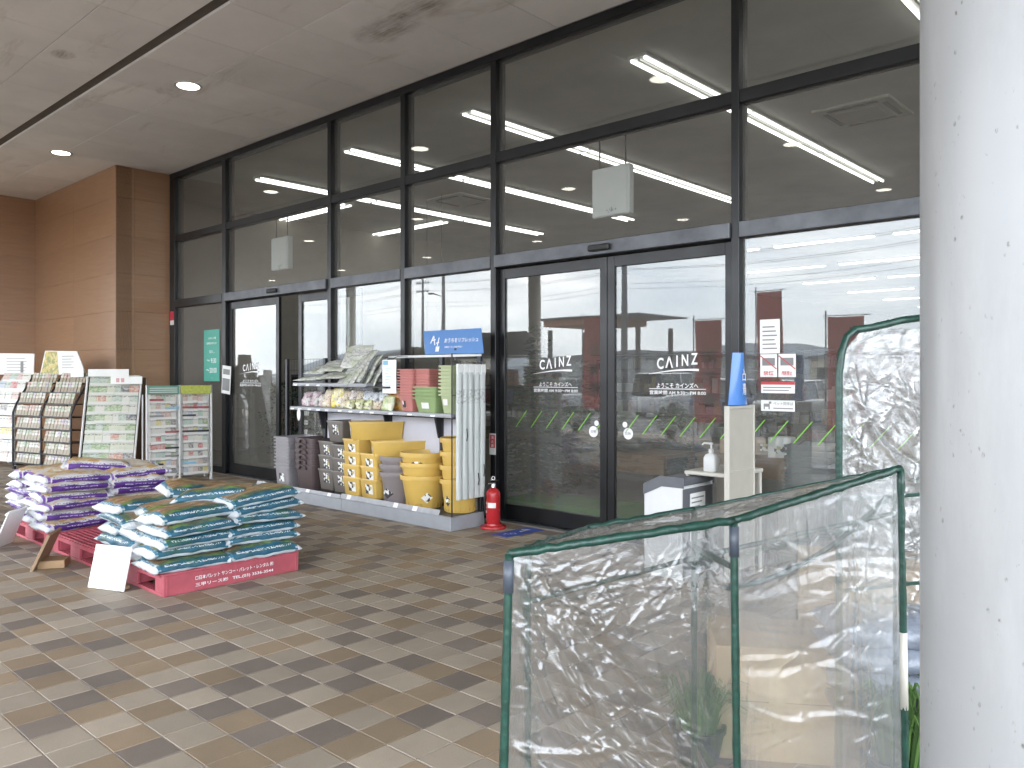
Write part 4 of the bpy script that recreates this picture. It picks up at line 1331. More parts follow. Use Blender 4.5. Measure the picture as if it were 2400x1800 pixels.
# ---- flat net packs on the top shelf
def net_mat():
    b = NB('net_pack')
    x, y, z = b.xyz()
    base = b.ramp(b.noise(14, 5, .65, b.vscale((1, 3.5, 1)), .6), [(.3, (.30, .31, .28)), (.5, (.52, .53, .49)), (.7, (.70, .70, .67))])
    g = b.ramp(b.noise(6, 3), [(.5, 0), (.62, .8)])
    base = b.mix(g, base, (.42, .46, .32))
    t = dash_rows(b, x, y, [(.06, .018), (.0, .012), (-.06, .014)], .016, 0, .5)
    base = b.mix(b.math('MULTIPLY', t, .5), base, (.2, .2, .2))
    return b.pbr(base, .22, 0, b.bump(b.noise(30, 5, .6), .6, .01), .5)
M['net'] = net_mat()
TZ = 1.402
for k, (x, y, z, rx, rz, L_, W_) in enumerate([(-8.30, -.50, TZ+.05, 6, 8, .42, .30), (-8.05, -.50, TZ+.075, 9, -10, .46, .30), (-7.78, -.50, TZ+.10, 16, 6, .44, .30), (-8.22, -.45, TZ+.16, 22, -4, .40, .28), (-7.95, -.44, TZ+.20, 30, 10, .40, .26),
                                              (-7.55, -.50, TZ+.13, 50, -16, .36, .40), (-7.44, -.50, TZ+.16, 56, -20, .36, .42), (-7.33, -.49, TZ+.19, 60, -24, .36, .42), (-7.22, -.48, TZ+.14, 62, -28, .36, .40), (-7.11, -.47, TZ+.11, 64, -32, .36, .36), (-7.60, -.40, TZ+.30, 62, 4, .44, .30)]):
    me = bag_mesh(L_, W_, .038, 60+k, M['net'], 16, 12)
    o = put('net_pack', me, None, (x, y, z), (R(rx), 0, R(rz)))
    tag(o, f'flat grey-green net pack on the top shelf, {["lying lowest at the left end","lying second at the left","lying third beside the leaning ones","resting on the lowest packs at the left","leaning back on the left pile","leaning first of the slanted row","leaning second of the slanted row","leaning third of the slanted row","leaning fourth of the slanted row","last of the slanted row at the right","tallest one standing at the back"][k]}', 'net pack', 'net packs on the top shelf')
t = thing('shelf_tag', 'oval white tag hanging below the left end of the upper shelf', 'tag', (-8.30, -.715, 1.04))
MB().lathe([(0, 0), (.05, 0), (.05, .002)], 24, sx=.75, sy=1.5, cap=False).build('card', M['paper'], t, (0, 0, -.01), (R(90), 0, 0))

# ================================================================= fire extinguisher, floor sheet
t = thing('fire_extinguisher', 'red fire extinguisher standing in a red holder beside the shelf end', 'fire extinguisher', (-5.47, -.34, 0))
MB().lathe([(0, 0), (.125, 0), (.13, .01), (.125, .025), (.085, .035), (.082, .05), (0, .05)], 28, cap=False).build('holder', M['ext_red'], t, smooth=40)
MB().lathe([(0, .05), (.066, .05), (.070, .056), (.070, .33), (.066, .355), (.045, .38), (.024, .39), (.02, .40), (0, .40)], 28, cap=False).build('cylinder', M['ext_red'], t, smooth=50)
vb = MB().lathe([(0, .39), (.022, .39), (.022, .43), (.015, .44), (0, .44)], 16, cap=False)
vb.box((-.008, -.07, .437), (.008, .02, .446), .002); vb.box((-.008, -.085, .462), (.008, .02, .47), .002, Matrix.Rotation(R(-6), 4, 'X'))
vb.build('valve', M['chrome'], t, smooth=40)
MB().lathe([(.012, -.004), (.02, -.004), (.02, .004), (.012, .004), (.012, -.004)], 16, cap=False).build('pin_ring', M['chrome'], t, (0, 0, .488), (R(90), 0, R(40)))
MB().tube([(-.02, -.0, .425), (-.05, -.01, .43), (-.082, -.02, .38), (-.088, -.03, .25), (-.085, -.03, .12)], .011, 8).build('hose', M['black_rub'], t, smooth=True)
pl_ = MB().grid(8, 1, lambda u, v: (.0712*math.cos(R(-95+70*u)), .0712*math.sin(R(-95+70*u)), .205+.05*v))
pl_.build('label', M['paper'], t)
for k, ch in enumerate('消火器'):
    a = R(-118)
    put('lettering', text_mesh(ch, M['white_vinyl'], .03, None, .012), t, (.0715*math.cos(a), .0715*math.sin(a), .25-.042*k), (R(90), 0, a+R(90)))
t = thing('floor_sheet', 'small blue sheet with white marks stuck on the tiles by the doors', 'floor sticker', (-5.14, -.34, .002))
t.rotation_euler = (0, 0, R(-4))
MB().box((-.10, -.25, 0), (.10, .25, .0025)).build('sheet', M['blue_mat'], t)
lettering('入口', M['white_vinyl'], t, (0, -.12, .004), (0, 0, R(60)), width=.13, bold=.01)
lettering('→', M['white_vinyl'], t, (0, .10, .004), (0, 0, R(90)), width=.16, bold=.012)

# ================================================================= entrance stand: bin, table, partition, blue tag
bn = thing('waste_bin', 'white bin with a dark sloped lid in front of the sliding doors', 'bin', (-3.25, -.63, 0))
prof = [(-.13, 0), (.18, 0), (.18, .68), (.01, .68), (-.13, .615)]
b = MB(); b.mi = 0
M['bin_side'] = simple('bin_side_grey', (.11, .115, .13), .5)
MB().prism(prof, -.22, .215, Matrix.Identity(4)).build('body', M['white_sheet'], bn).modifiers.new('round', 'BEVEL').width = .010
MB().prism([(-.137, .613), (.01, .682), (.19, .682), (.19, .735), (.0, .735), (-.137, .67)], -.225, .225).build('lid', M['bin_side'], bn).modifiers.new('round', 'BEVEL').width = .012
MB().box((.181, -.22, .02), (.190, .22, .66), .003).build('side_plate', M['bin_side'], bn)
MB().box((.1905, -.12, .27), (.193, .10, .62)).build('notice_sheet', M['paper'], bn)
for k in range(9):
    MB().box((.1932, -.10, .58-.033*k), (.1942, .08-.03*(k % 3), .59-.033*k)).build('printed_line', M['print_grey'], bn)
tb = thing('hand_table', 'ivory table with a raised front lip holding the pump bottle', 'table', (-3.0, -.35, 0))
MB().box((-.18, -.28, .745), (.20, .26, .775), .006).build('tabletop', M['ivory'], tb)
for sx in (-.16, .18):
    for sy in (-.26, .24):
        MB().tube([(sx, sy, 0), (sx, sy, .745)], .014, 10).build('leg', M['ivory'], tb)
MB().box((-.17, .20, .1), (.19, .215, .744), .003).build('back_panel', M['beige_wall'], tb)
bo = thing('pump_bottle', 'white hand sanitiser pump bottle standing on the ivory table', 'bottle', (-2.99, -.56, .776))
MB().loft([(0, .046, .036, .02), (.006, .052, .04, .022), (.10, .052, .04, .022), (.125, .04, .03, .02), (.135, .018, .018, .017), (.142, .016, .016, .015)], 5).build('body', M['white_sheet'], bo, smooth=40)
hd = MB().lathe([(0, .142), (.02, .142), (.02, .165), (.007, .17), (.007, .20), (.014, .20), (.014, .214), (0, .216)], 16, cap=False)
hd.tube([(0, 0, .208), (-.05, -.02, .210), (-.062, -.026, .196)], .006, 8)
hd.build('pump_head', M['white_sheet'], bo, smooth=40)
pt = thing('partition_board', 'beige partition board with an ivory frame beside the sanitiser table', 'partition', (-2.80, -.48, 0))
MB().box((-.012, -.19, .06), (.012, .19, 1.25), 0).build('panel', simple('partition_beige', (.45, .42, .36), .6, var=.04), pt)
for y in (-.205, .19):
    MB().box((-.02, y, 0), (.02, y+.016, 1.272), .003).build('frame_post', M['ivory'], pt)
MB().box((-.02, -.189, 1.25), (.02, .189, 1.268), .003).build('frame_rail', M['ivory'], pt)
MB().box((-.02, -.189, .79), (.02, .189, .80), .002).build('frame_rail', M['ivory'], pt)
bs_ = thing('entrance_tag', 'curved blue entrance sign with white characters on top of the partition', 'sign', (-2.80, -.44, 1.275))
def bf(u, v):
    y = -.15+.27*u-(.045*v if u < .5 else 0)*0+(.07*(1-u)*v)-(.085*u*v)
    return (.05*math.sin(u*math.pi*.9)-.02, y-.03, v*.385)
g = MB().grid(14, 8, bf)
gb = MB().grid(14, 8, lambda u, v: tuple(np.array(bf(u, v))-np.array((.004, 0, 0))))
g.add(gb.v, [f[::-1] for f in gb.f])
M['blue_gloss'] = simple('blue_gloss_sheet', (.07, .21, .55), .18, var=.05)
g.build('curved_sheet', M['blue_gloss'], bs_, smooth=True)
for ch, z in (('入', .24), ('口', .205), ('専', .135), ('用', .10)):
    v = bf(.55, z/.385)
    lettering(ch, M['white_vinyl'], bs_, (v[0]+.004, v[1], z), (R(90), 0, R(90)), width=.05, bold=.012)
# ================================================================= seed racks
def packet_mat(name, stops, low, lowz):
    b = NB(name)
    x, y, z = b.xyz()
    rv = b.rand()
    c = b.ramp(rv, stops, 'CONSTANT')
    off = b.n('ShaderNodeCombineXYZ')
    b.set(off.inputs[0], b.math('MULTIPLY', rv, 40.0)); b.set(off.inputs[2], b.math('MULTIPLY', rv, 23.0))
    va = b.n('ShaderNodeVectorMath', operation='ADD')
    b.link(b.tc(), va.inputs[0]); b.link(off.outputs[0], va.inputs[1])
    pic = b.ramp(b.noise(42, 3, .6, va.outputs[0]), [(.40, 0), (.58, 1)])
    c = b.mix(b.math('MULTIPLY', pic, .6), c, (.50, .48, .41))
    head = b.band(z, .035, .052)
    c = b.mix(b.math('MULTIPLY', head, b.ramp(b.noise(90, 2, .5, va.outputs[0]), [(.45, 0), (.55, .8)])), c, (.06, .06, .05))
    c = b.mix(b.math('LESS_THAN', z, lowz), c, low)
    return b.pbr(c, .4)
PK = packet_mat('seed_packet_kraft', [(0, (.20, .25, .13)), (.2, (.40, .38, .31)), (.4, (.13, .18, .06)), (.55, (.34, .29, .19)), (.7, (.38, .19, .15)), (.8, (.44, .42, .36)), (.92, (.28, .20, .28))], (.21, .165, .095), .0)
PW = packet_mat('seed_packet_white', [(0, (.50, .50, .46)), (.2, (.46, .30, .26)), (.33, (.30, .40, .34)), (.46, (.55, .53, .46)), (.58, (.30, .36, .48)), (.7, (.42, .10, .10)), (.78, (.52, .42, .10)), (.86, (.20, .26, .12)), (.93, (.14, .12, .12))], (.60, .59, .56), -.03)
PG = packet_mat('seed_packet_green', [(0, (.20, .30, .13)), (.22, (.42, .44, .32)), (.42, (.11, .20, .08)), (.56, (.28, .36, .30)), (.7, (.50, .49, .44)), (.8, (.42, .18, .12)), (.9, (.10, .10, .11))], (.50, .50, .45), -.035)
def packet_me(m, w_=.062, h_=.115):
    return MB().box((-w_/2, -.006, -h_/2), (w_/2, .006, h_/2), .002).mesh('seed_packet', m)
ORDT = ['top', 'second', 'third', 'fourth', 'fifth', 'sixth', 'seventh', 'eighth', 'ninth', 'tenth', 'eleventh']
M['rack_black'] = simple('rack_black', (.02, .02, .022), .4, .3)
M['rack_white'] = simple('rack_white', (.58, .58, .56), .4)
M['card_white'] = simple('card_white', (.74, .74, .71), .6, var=.04)
def seed_rack(name, label, loc, rz, bays, bw, zs, prof, pme, per, frame, rowname, group=None, lip=None, pw=.0, wire=False):
    """prof(z) -> y setback of the shelf front; rack front faces local -Y"""
    t = thing(name, label, 'seed rack', loc, rz, group)
    W_ = bays*bw
    for k in range(bays+1):
        x = k*bw
        pts = [(x, 0, .05)]+[(x, prof(z), z) for z in (zs[-1]*.0+.1, .6, .9, 1.05, 1.2, 1.35, zs[0]+.14)]
        MB().tube(pts, .016, 8).build('post', frame, t, smooth=40)
        MB().tube([(x, .42, .05), (x, .42, zs[0]+.12)], .012, 6).build('post', frame, t)
        b = MB().tube([(x, 0, .07), (x, .42, .07)], .012, 6)
        b.lathe([(0, -.0), (.026, 0), (.026, .05), (0, .05)], 10, (x, .02, 0)); b.lathe([(0, 0), (.026, 0), (.026, .05), (0, .05)], 10, (x, .40, 0))
        b.build('foot', frame, t)
    for ri, z in enumerate(zs):
        y = prof(z)
        s = MB().box((.012, y+.0, z-(.004 if wire else .012)), (W_-.012, y+(.06 if wire else .30), z), .001)
        if not wire: s.box((.012, y-.004, z-.014), (W_-.012, y, z+.008), .0015)
        s.build('shelf', frame, t)
        if lip is not None:
            for k in range(bays):
                MB().box((k*bw+.03, y-.007, z-.016), (k*bw+bw-.03, y-.0045, z+.002)).build('price_strip', lip, t)
    zo = max(v.co.z for v in pme.vertices)*.97+.002
    if wire:
        MB().prism([(prof(.1)+.065, .1), (prof(.1)+.07, .1), (prof(zs[0])+.075, zs[0]+.13), (prof(zs[0])+.07, zs[0]+.13)], .01, W_-.01, Matrix.Rotation(R(90), 4, 'Z') @ Matrix.Scale(-1, 4, (0, 1, 0))).build('back_board', M['card_white'], t)
    cm = Matrix.Translation(loc) @ Matrix.Rotation(rz, 4, 'Z')
    for ri, z in enumerate(zs):
        for k in range(bays):
            for i in range(per):
                for dpt in (0,):
                    x = k*bw+.05+(bw-.1)*(i+.5)/per
                    p = cm @ Vector((x+rnd.uniform(-.004, .004), prof(z)+.028, z+zo+rnd.uniform(-.004, .006)))
                    o = put('seed_packet', pme, None, p, (R(-14), 0, rz+rnd.uniform(-.05, .05)))
                    if pw: o.scale = ((bw-.1)/per/.062*pw, 1, 1.0)
                    tag(o, f'{LEFTWORD[i] if i < 7 else "eighth"} seed packet from the left, {ORDT[ri]} row of {rowname}{(" left"," right","")[k if bays == 2 else 2]} bay', 'seed packet', f'{ORDT[ri]} row packets of {rowname}{(" left"," right","")[k if bays == 2 else 2]} bay')
    return t
# black double-bay rack
prof_b = lambda z: 0 if z < .95 else (z-.95)*.62
zs_b = [1.36, 1.22, 1.05, .855, .66, .47, .28, .11]
r1 = seed_rack('seed_rack', 'black double-bay seed rack full of brownish packets by the panelled wall', (-14.484, -1.976, 0), R(14), 2, .75, zs_b, prof_b, packet_me(PK, .062, .165), 8, M['rack_black'], "the black rack's", 'seed racks by the left wall', pw=.88)
hb = MB().prism([(.22, 1.50), (1.40, 1.50), (1.18, 1.86), (.36, 1.88)], .30, .312)
hb.build('header_board', M['card_white'], r1)
def veg_print():
    b = NB('vegetable_print')
    c = b.ramp(b.noise(9, 5, .6, None, 1.6), [(.3, (.60, .55, .40)), (.45, (.55, .42, .10)), (.55, (.16, .24, .07)), (.66, (.50, .24, .12)), (.8, (.70, .66, .55))])
    return b.pbr(c, .5)
M['veg'] = veg_print()
MB().prism([(.25, 1.505), (.72, 1.505), (.68, 1.86), (.38, 1.868)], .2985, .2995).build('picture_print', M['veg'], r1)
for k in range(5):
    MB().box((.80, .2985, 1.60+.045*k), (1.10-.05*(k % 2), .2995, 1.61+.045*k)).build('printed_line', M['print_grey'], r1)
MB().box((1.10, .25, 1.46), (1.42, .26, 1.60), .0).build('small_card', M['card_white'], r1)
# white rack at the picture's left edge
r2 = seed_rack('seed_rack', 'pale seed rack with white packets at the left edge beside the black rack', (-15.42, -2.13, 0), R(14), 1, .84, zs_b, prof_b, packet_me(PW, .075, .165), 4, M['rack_white'], 'the pale rack', 'seed racks by the left wall', pw=.95)
MB().prism([(-.1, 1.50), (.86, 1.50), (.88, 1.84), (-.1, 1.86)], .30, .312).build('header_board', M['card_white'], r2)
for k in range(5):
    MB().box((.10, .2985, 1.56+.05*k), (.62+.05*(k % 2), .2995, 1.568+.05*k)).build('printed_line', M['print_grey'], r2)
MB().box((.50, .298, 1.53), (.58, .2995, 1.72)).build('printed_block', M['print_grey'], r2)
# leaning wooden sided rack
prof_m = lambda z: z*.20
zs_m = [1.33, 1.19, 1.05, .91, .77, .63, .49, .35, .21]
r3 = seed_rack('seed_rack', 'leaning seed rack with green and white packets and brown wooden sides', (-12.62, -1.66, 0), R(44), 1, .80, zs_m, prof_m, packet_me(PG, .085, .155), 6, M['rack_white'], 'the leaning rack', 'seed racks by the left wall', None, pw=.95, wire=True)
for x in (-.012, .806):
    MB().prism([(x*0, 0.02), (.30, .02), (.40, 1.45), (.28, 1.45)], -.01, .01, Matrix.Translation((x, 0, 0)) @ Matrix.Rotation(R(90), 4, 'Z')).build('side_board', M['brown_dark'], r3)
MB().box((.02, .26, 1.47), (.62, .27, 1.58), 0).build('header_board', M['card_white'], r3)
MB().box((.40, .16, 1.36), (.86, .17, 1.47), 0).build('header_board', M['card_white'], r3)
M['pale_red'] = simple('pale_red_print', (.55, .30, .30), .6)
for k in range(2):
    MB().box((.48+.07*k, .158, 1.385), (.53+.07*k, .1595, 1.445), .0).build('printed_mark', M['pale_red'], r3)
# two wire panels of seed packets beside the doors
zs_w = [1.09-.112*k for k in range(10)]
M['head_green'] = simple('green_header_print', (.10, .24, .17), .5)
M['head_lime'] = simple('lime_header_print', (.38, .42, .06), .5, var=.3, vs=30)
M['strip_red'] = simple('strip_red', (.30, .05, .05), .5)
r4 = seed_rack('seed_rack', 'low white two-column seed rack standing beside the left sliding doors', (-11.22, -1.25, 0), math.atan2(.83, .22), 2, .425, zs_w, lambda z: .02*z, packet_me(PW, .07, .128), 5, M['rack_white'], "the low white rack's", 'seed racks by the left wall', pw=.95, wire=True)
MB().box((.012, .0, 1.225), (.415, .012, 1.345), .0).build('header_board', M['head_green'], r4)
MB().box((.435, .0, 1.225), (.84, .012, 1.345), .0).build('header_board', M['head_lime'], r4)
for k in range(3):
    MB().box((.03, -.0015, 1.25+.028*k), (.39, -.0003, 1.258+.028*k)).build('printed_line', M['card_white'], r4)
for ri, z in enumerate(zs_w):
    for k in (0, 1):
        if rnd.random() < .62:
            a = .03+.425*k+rnd.choice((0, .2)); 
            MB().box((a, -.0065, z+.045), (a+rnd.choice((.18, .36)) if a < .1+.425*k else a+.18, -.0045, z+.070)).build('colour_strip', (M['strip_red'], M['print_grey'], M['dark_metal'], M['pale_blue'])[rnd.randrange(4)], r4)

# ================================================================= vinyl greenhouses in front
film_front = film_mat('crinkled_clear_film', .05, .04, (15, 15, 15), .22, dist=.012, blur=.4, f0=.12)
film_right = film_mat('cloudy_clear_film', .14, .07, (34, 34, 5), .22, blur=.45, frost=.07, f0=.11)
film_back = film_mat('thin_clear_film', .02, .08, (20, 20, 20), .2, blur=0, f0=.06)
film_silver = film_mat('crinkled_shiny_film', .07, .04, (14, 14, 14), .35, f0=.21, dist=.015, blur=.45)
def creases(seed, n, a_mean, a_sd, ln=(.06, .45), wd=(.004, .010), path=None, spread=.08, amp=1.0):
    rr = random.Random(seed)
    out = []
    for _ in range(n):
        a = R(rr.gauss(a_mean, a_sd))
        if path:
            f = rr.random()
            cx = path[0]+(path[2]-path[0])*f+rr.gauss(0, spread); cy = path[1]+(path[3]-path[1])*f+rr.gauss(0, spread)
        else:
            cx, cy = rr.random(), rr.random()
        out.append((cx, cy, math.cos(a), math.sin(a), rr.uniform(*ln), rr.uniform(*wd), amp*rr.uniform(.25, 1.0)*rr.choice((1, 1, -1))))
    return out
def film_panel(name, p00, p10, p01, p11, mat, parent, amp=.006, seed=1, cr_=None, nx=90, ny=90, sag=0.0, scale=1.0, gain=1.0):
    P = [np.array(p, float) for p in (p00, p10, p01, p11)]
    U, V = np.meshgrid(np.linspace(0, 1, nx+1), np.linspace(0, 1, ny+1))
    base = (P[0][None, None]*((1-U)*(1-V))[..., None]+P[1][None, None]*(U*(1-V))[..., None]+P[2][None, None]*((1-U)*V)[..., None]+P[3][None, None]*(U*V)[..., None])
    nrm = np.cross(P[1]-P[0], P[2]-P[0]); nrm /= np.linalg.norm(nrm)
    lw_, lh = np.linalg.norm(P[1]-P[0]), np.linalg.norm(P[2]-P[0])
    X, Y = U*lw_, V*lh
    h = np.zeros_like(U)
    for (cx, cy, dx, dy, ln, wd, am) in (cr_ or []):
        rx, ry = (ln*1.35*abs(dx)+wd*4+.025), (ln*1.35*abs(dy)+wd*4+.025)
        i0, i1 = int(max(0, (cx*lw_-rx)/lw_*nx)), int(min(nx+1, (cx*lw_+rx)/lw_*nx+2))
        j0, j1 = int(max(0, (cy*lh-ry)/lh*ny)), int(min(ny+1, (cy*lh+ry)/lh*ny+2))
        if i1 <= i0 or j1 <= j0:
            continue
        x, y = X[j0:j1, i0:i1]-cx*lw_, Y[j0:j1, i0:i1]-cy*lh
        s_, t_ = x*dx+y*dy, -x*dy+y*dx
        t_ = t_+min(.02, ln*.15)*np.sin(s_*9+cx*7)
        h[j0:j1, i0:i1] += gain*am*wd*.55*np.exp(-(t_/wd)**2)*np.exp(-(s_/ln)**4)
    rr = np.random.RandomState(seed)
    for k in range(26):
        f = rr.uniform(3, 34); a = rr.uniform(0, 2*np.pi); ph = rr.uniform(0, 6.28)
        h += amp*(3/f)*np.sin(f*(X*np.cos(a)+Y*np.sin(a))*scale+ph+1.5*np.sin(2.3*X+ph)+1.2*np.sin(3.1*Y-ph))*.5
    edge = np.minimum(1, np.minimum.reduce([U, 1-U, V, 1-V])*14)
    pos = base+(h*edge)[..., None]*nrm
    pos[..., 2] -= sag*(np.sin(U*np.pi)*np.sin(V*np.pi))
    b = MB()
    b.v = list(map(tuple, pos.reshape(-1, 3)))
    b.f = [(j*(nx+1)+i, j*(nx+1)+i+1, (j+1)*(nx+1)+i+1, (j+1)*(nx+1)+i) for j in range(ny) for i in range(nx)]
    b.m = [0]*len(b.f)
    return b.build(name, mat, parent, smooth=True)
def wob(p, q, n, s, seed):
    p, q = Vector(p), Vector(q)
    return [p.lerp(q, i/n)+Vector((noise.noise((i*.9, seed, 1)), noise.noise((i*.9, seed, 7)), noise.noise((i*.9, seed, 13))))*s*(1 if 0 < i < n else .2) for i in range(n+1)]
def sleeve(name, p, q, r, parent, seed, n=26, s=.004, mat=None):
    rs = [r*(1+.22*noise.noise((i*1.7, seed, 3))) for i in range(n+1)]
    return MB().tube(wob(p, q, n, s, seed), rs, 8).build(name, mat or M['green_film'], parent, smooth=True)
gh = thing('vinyl_greenhouse', 'low clear vinyl greenhouse with green edging in the foreground', 'greenhouse', (-.9, -4.2, 0), 0, 'vinyl greenhouses')
O = Vector((-.9, -4.2, 0))
def lp_(p): return tuple(Vector(p)-O)
L_, M_, R_ = (-1.191, -4.718, 1.11), (-.918, -4.221, 1.150), (-.68, -3.77, 1.255)
BL, B1, BM_, BR = (-1.46, -4.354, 1.035), (-1.40, -4.162, 1.062), (-1.218, -3.885, 1.102), (-.852, -3.249, 1.198)
dn = lambda p, z=0.0, dx=0, dy=0: (p[0]+dx, p[1]+dy, z)
Lb, Mb, Rb = dn(L_, 0, -.01, -.03), dn(M_, 0, .012, .006), dn(R_, 0, .016, .012)
BLb, BMb, BRb = dn(BL), dn(BM_), dn(BR)
post_me = []
for nm, p, q, sd in (('post', L_, Lb, 1), ('post', M_, Mb, 2), ('post', R_, Rb, 3), ('post', BL, BLb, 4), ('post', BM_, BMb, 5), ('post', BR, BRb, 6)):
    sleeve(nm, lp_(p), lp_(q), .0098, gh, sd, 30, .0012)
def upper(p, q, f): return tuple(Vector(p).lerp(Vector(q), f))
for p, q in ((L_, Lb), (M_, Mb)):
    MB().tube([lp_(upper(p, q, .012)), lp_(upper(p, q, .075))], .0118, 10).build('joint', M['blue_joint'], gh, smooth=True)
MB().tube([lp_(upper(R_, Rb, .34)), lp_(upper(R_, Rb, .50))], .0104, 10).build('white_clip', M['ivory'], gh, smooth=True)
sleeve('top_edge', lp_(L_), lp_(M_), .0105, gh, 11)
sleeve('top_edge', lp_(M_), lp_(R_), .0105, gh, 12)
sleeve('top_edge', lp_(L_), lp_(B1), .008, gh, 13, 16, .008)
sleeve('top_edge', lp_(B1), lp_(BM_), .009, gh, 14, 14, .010)
sleeve('top_edge', lp_(BM_), lp_(BR), .006, gh, 15, 20, .004)
sleeve('top_edge', lp_(BR), lp_(R_), .006, gh, 16, 16, .003)
sleeve('inner_bar', lp_(upper(BL, BLb, .15)), lp_(upper(BM_, BMb, .13)), .008, gh, 17, 14, .001)
sleeve('inner_bar', lp_(upper(BM_, BMb, .13)), lp_(upper(BR, BRb, .12)), .008, gh, 18, 14, .001)
sleeve('inner_bar', lp_(upper(M_, Mb, .10)), lp_(upper(BM_, BMb, .10)), .008, gh, 19, 14, .001)
arc = [lp_((M_[0]+.0+(R_[0]-M_[0])*u-.05, M_[1]+(R_[1]-M_[1])*u+.05, .97+.20*u*u)) for u in np.linspace(0, 1, 14)]
MB().tube(arc, .007, 8).build('bent_hoop', M['green_film'], gh, smooth=True)
sm_ = dict(ln=(.008, .05), wd=(.003, .006))
c1 = (creases(3, 44, -55, 7, path=(.03, .97, .85, .30), spread=.07, wd=(.005, .010), amp=2.0)+creases(4, 42, -24, 8, path=(.2, .50, 1, .30), spread=.10, wd=(.005, .010), amp=2.2)+creases(5, 230, -45, 35, **sm_)
      +creases(6, 200, -50, 25, path=(.02, .95, .9, .40), spread=.07, **sm_)+creases(7, 260, -10, 40, path=(.05, .92, .98, .86), spread=.05, **sm_)+creases(31, 160, -25, 20, path=(.1, .62, 1, .35), spread=.10, **sm_)+creases(32, 6, 40, 14))
c2 = creases(8, 40, -12, 10, wd=(.005, .012))+creases(9, 26, 88, 6)+creases(33, 200, -10, 25, ln=(.01, .06), wd=(.003, .007))+creases(34, 8, -38, 8, wd=(.005, .010))
c3 = creases(12, 40, -10, 50)+creases(35, 160, -20, 40, **sm_)
film_panel('film_panel', lp_(Lb), lp_(Mb), lp_(L_), lp_(M_), film_front, gh, .004, 1, c1, 250, 430, gain=1.0)
film_panel('film_panel', lp_(Mb), lp_(Rb), lp_(M_), lp_(R_), film_right, gh, .004, 2, c2, 200, 340, gain=.9)
film_panel('film_panel', lp_(Rb), lp_(BRb), lp_(R_), lp_(BR), film_back, gh, .004, 3, c2, 50, 80)
film_panel('film_panel', lp_(BLb), lp_(Lb), lp_(BL), lp_(L_), film_back, gh, .004, 4, c3, 40, 80)
film_panel('film_panel', lp_(L_), lp_(M_), lp_(B1), lp_(BM_), film_front, gh, .008, 5, c3, 140, 100, .012, gain=1.6)
film_panel('film_panel', lp_(M_), lp_(R_), lp_(BM_), lp_(BR), film_front, gh, .008, 6, c3, 140, 100, .008, gain=1.6)
film_panel('film_panel', lp_(BMb), lp_(BLb), lp_(BM_), lp_(BL), film_back, gh, .006, 7, None, 60, 90)
film_panel('film_panel', lp_(BRb), lp_(BMb), lp_(BR), lp_(BM_), film_back, gh, .004, 8, None, 50, 80)
tail = MB().tube([lp_(upper(L_, Lb, f)) for f in (.42, .55, .62)]+[lp_((L_[0]-.02, L_[1]-.03, .42)), lp_((L_[0]-.045, L_[1]-.05, .28))], [.004, .007, .010, .013, .016], 7)
tail.build('loose_edge', M['green_film'], gh, smooth=True)
# tall greenhouse behind
th_ = thing('vinyl_greenhouse', 'tall shiny vinyl greenhouse with rounded green shoulders beside the grey column', 'greenhouse', (-.9, -2.9, 0), 0, 'vinyl greenhouses')
O = Vector((-.9, -2.9, 0))
A0, A1 = (-1.101, -3.071, 0), (-.66, -2.25, 0)
ux = Vector((A1[0]-A0[0], A1[1]-A0[1], 0)); bx_ = Vector((-.14, .45, 0))
def tp(u, z, d=0): 
    v = Vector(A0)+ux*u+bx_*d; return tuple(v-O+Vector((0, 0, z)))
path = [tp(0, 0)]+[tp(0, z) for z in (.4, .8, 1.2, 1.50)]+[tp(.012, 1.575), tp(.035, 1.635), tp(.075, 1.662), tp(.16, 1.672), tp(.3, 1.70), tp(.40, 1.712)]
MB().tube(path, [.0135+.002*noise.noise((i*2.1, 3, 1)) for i in range(len(path))], 8).build('front_hoop', M['green_film'], th_, smooth=True)
MB().tube([tp(.40, 1.712), tp(.5, 1.70), tp(.8, 1.695), tp(.93, 1.67), tp(1, 1.55), tp(1, 0)], .0135, 8).build('front_hoop', M['green_film'], th_, smooth=True)
MB().tube([tp(0, 0, 1), tp(0, 1.5, 1), tp(.04, 1.63, 1), tp(.2, 1.68, 1), tp(.9, 1.68, 1), tp(1, 1.55, 1), tp(1, 0, 1)], .011, 8).build('rear_hoop', M['green_film'], th_, smooth=True)
for z in (.35, .72, 1.05):
    MB().tube([tp(0, z), tp(1, z), tp(1, z, 1), tp(0, z, 1)], .008, 6, closed=True).build('shelf_bar', M['green_film'], th_, smooth=True)
c4 = creases(21, 70, -48, 14, wd=(.005, .012))+creases(22, 700, -20, 60, ln=(.01, .07), wd=(.004, .009))+creases(23, 26, 85, 8)
film_panel('film_panel', tp(0, 0), tp(1, 0), tp(0, 1.56), tp(1, 1.56), film_silver, th_, .006, 11, c4, 260, 420, 0, 1.4, gain=1.8)
film_panel('film_panel', tp(0, 0, 1), tp(0, 0), tp(0, 1.56, 1), tp(0, 1.56), film_back, th_, .006, 12, None, 50, 120)
film_panel('film_panel', tp(.0, 1.56), tp(1, 1.56), tp(.12, 1.67), tp(.95, 1.67), film_silver, th_, .003, 13, c3, 60, 16)
film_panel('film_panel', tp(.05, 1.67), tp(.95, 1.67), tp(.05, 1.67, 1), tp(.95, 1.67, 1), film_silver, th_, .006, 14, c3, 60, 40)
film_panel('film_panel', tp(1, 0, 1), tp(0, 0, 1), tp(1, 1.56, 1), tp(0, 1.56, 1), film_back, th_, .006, 15, None, 60, 80)

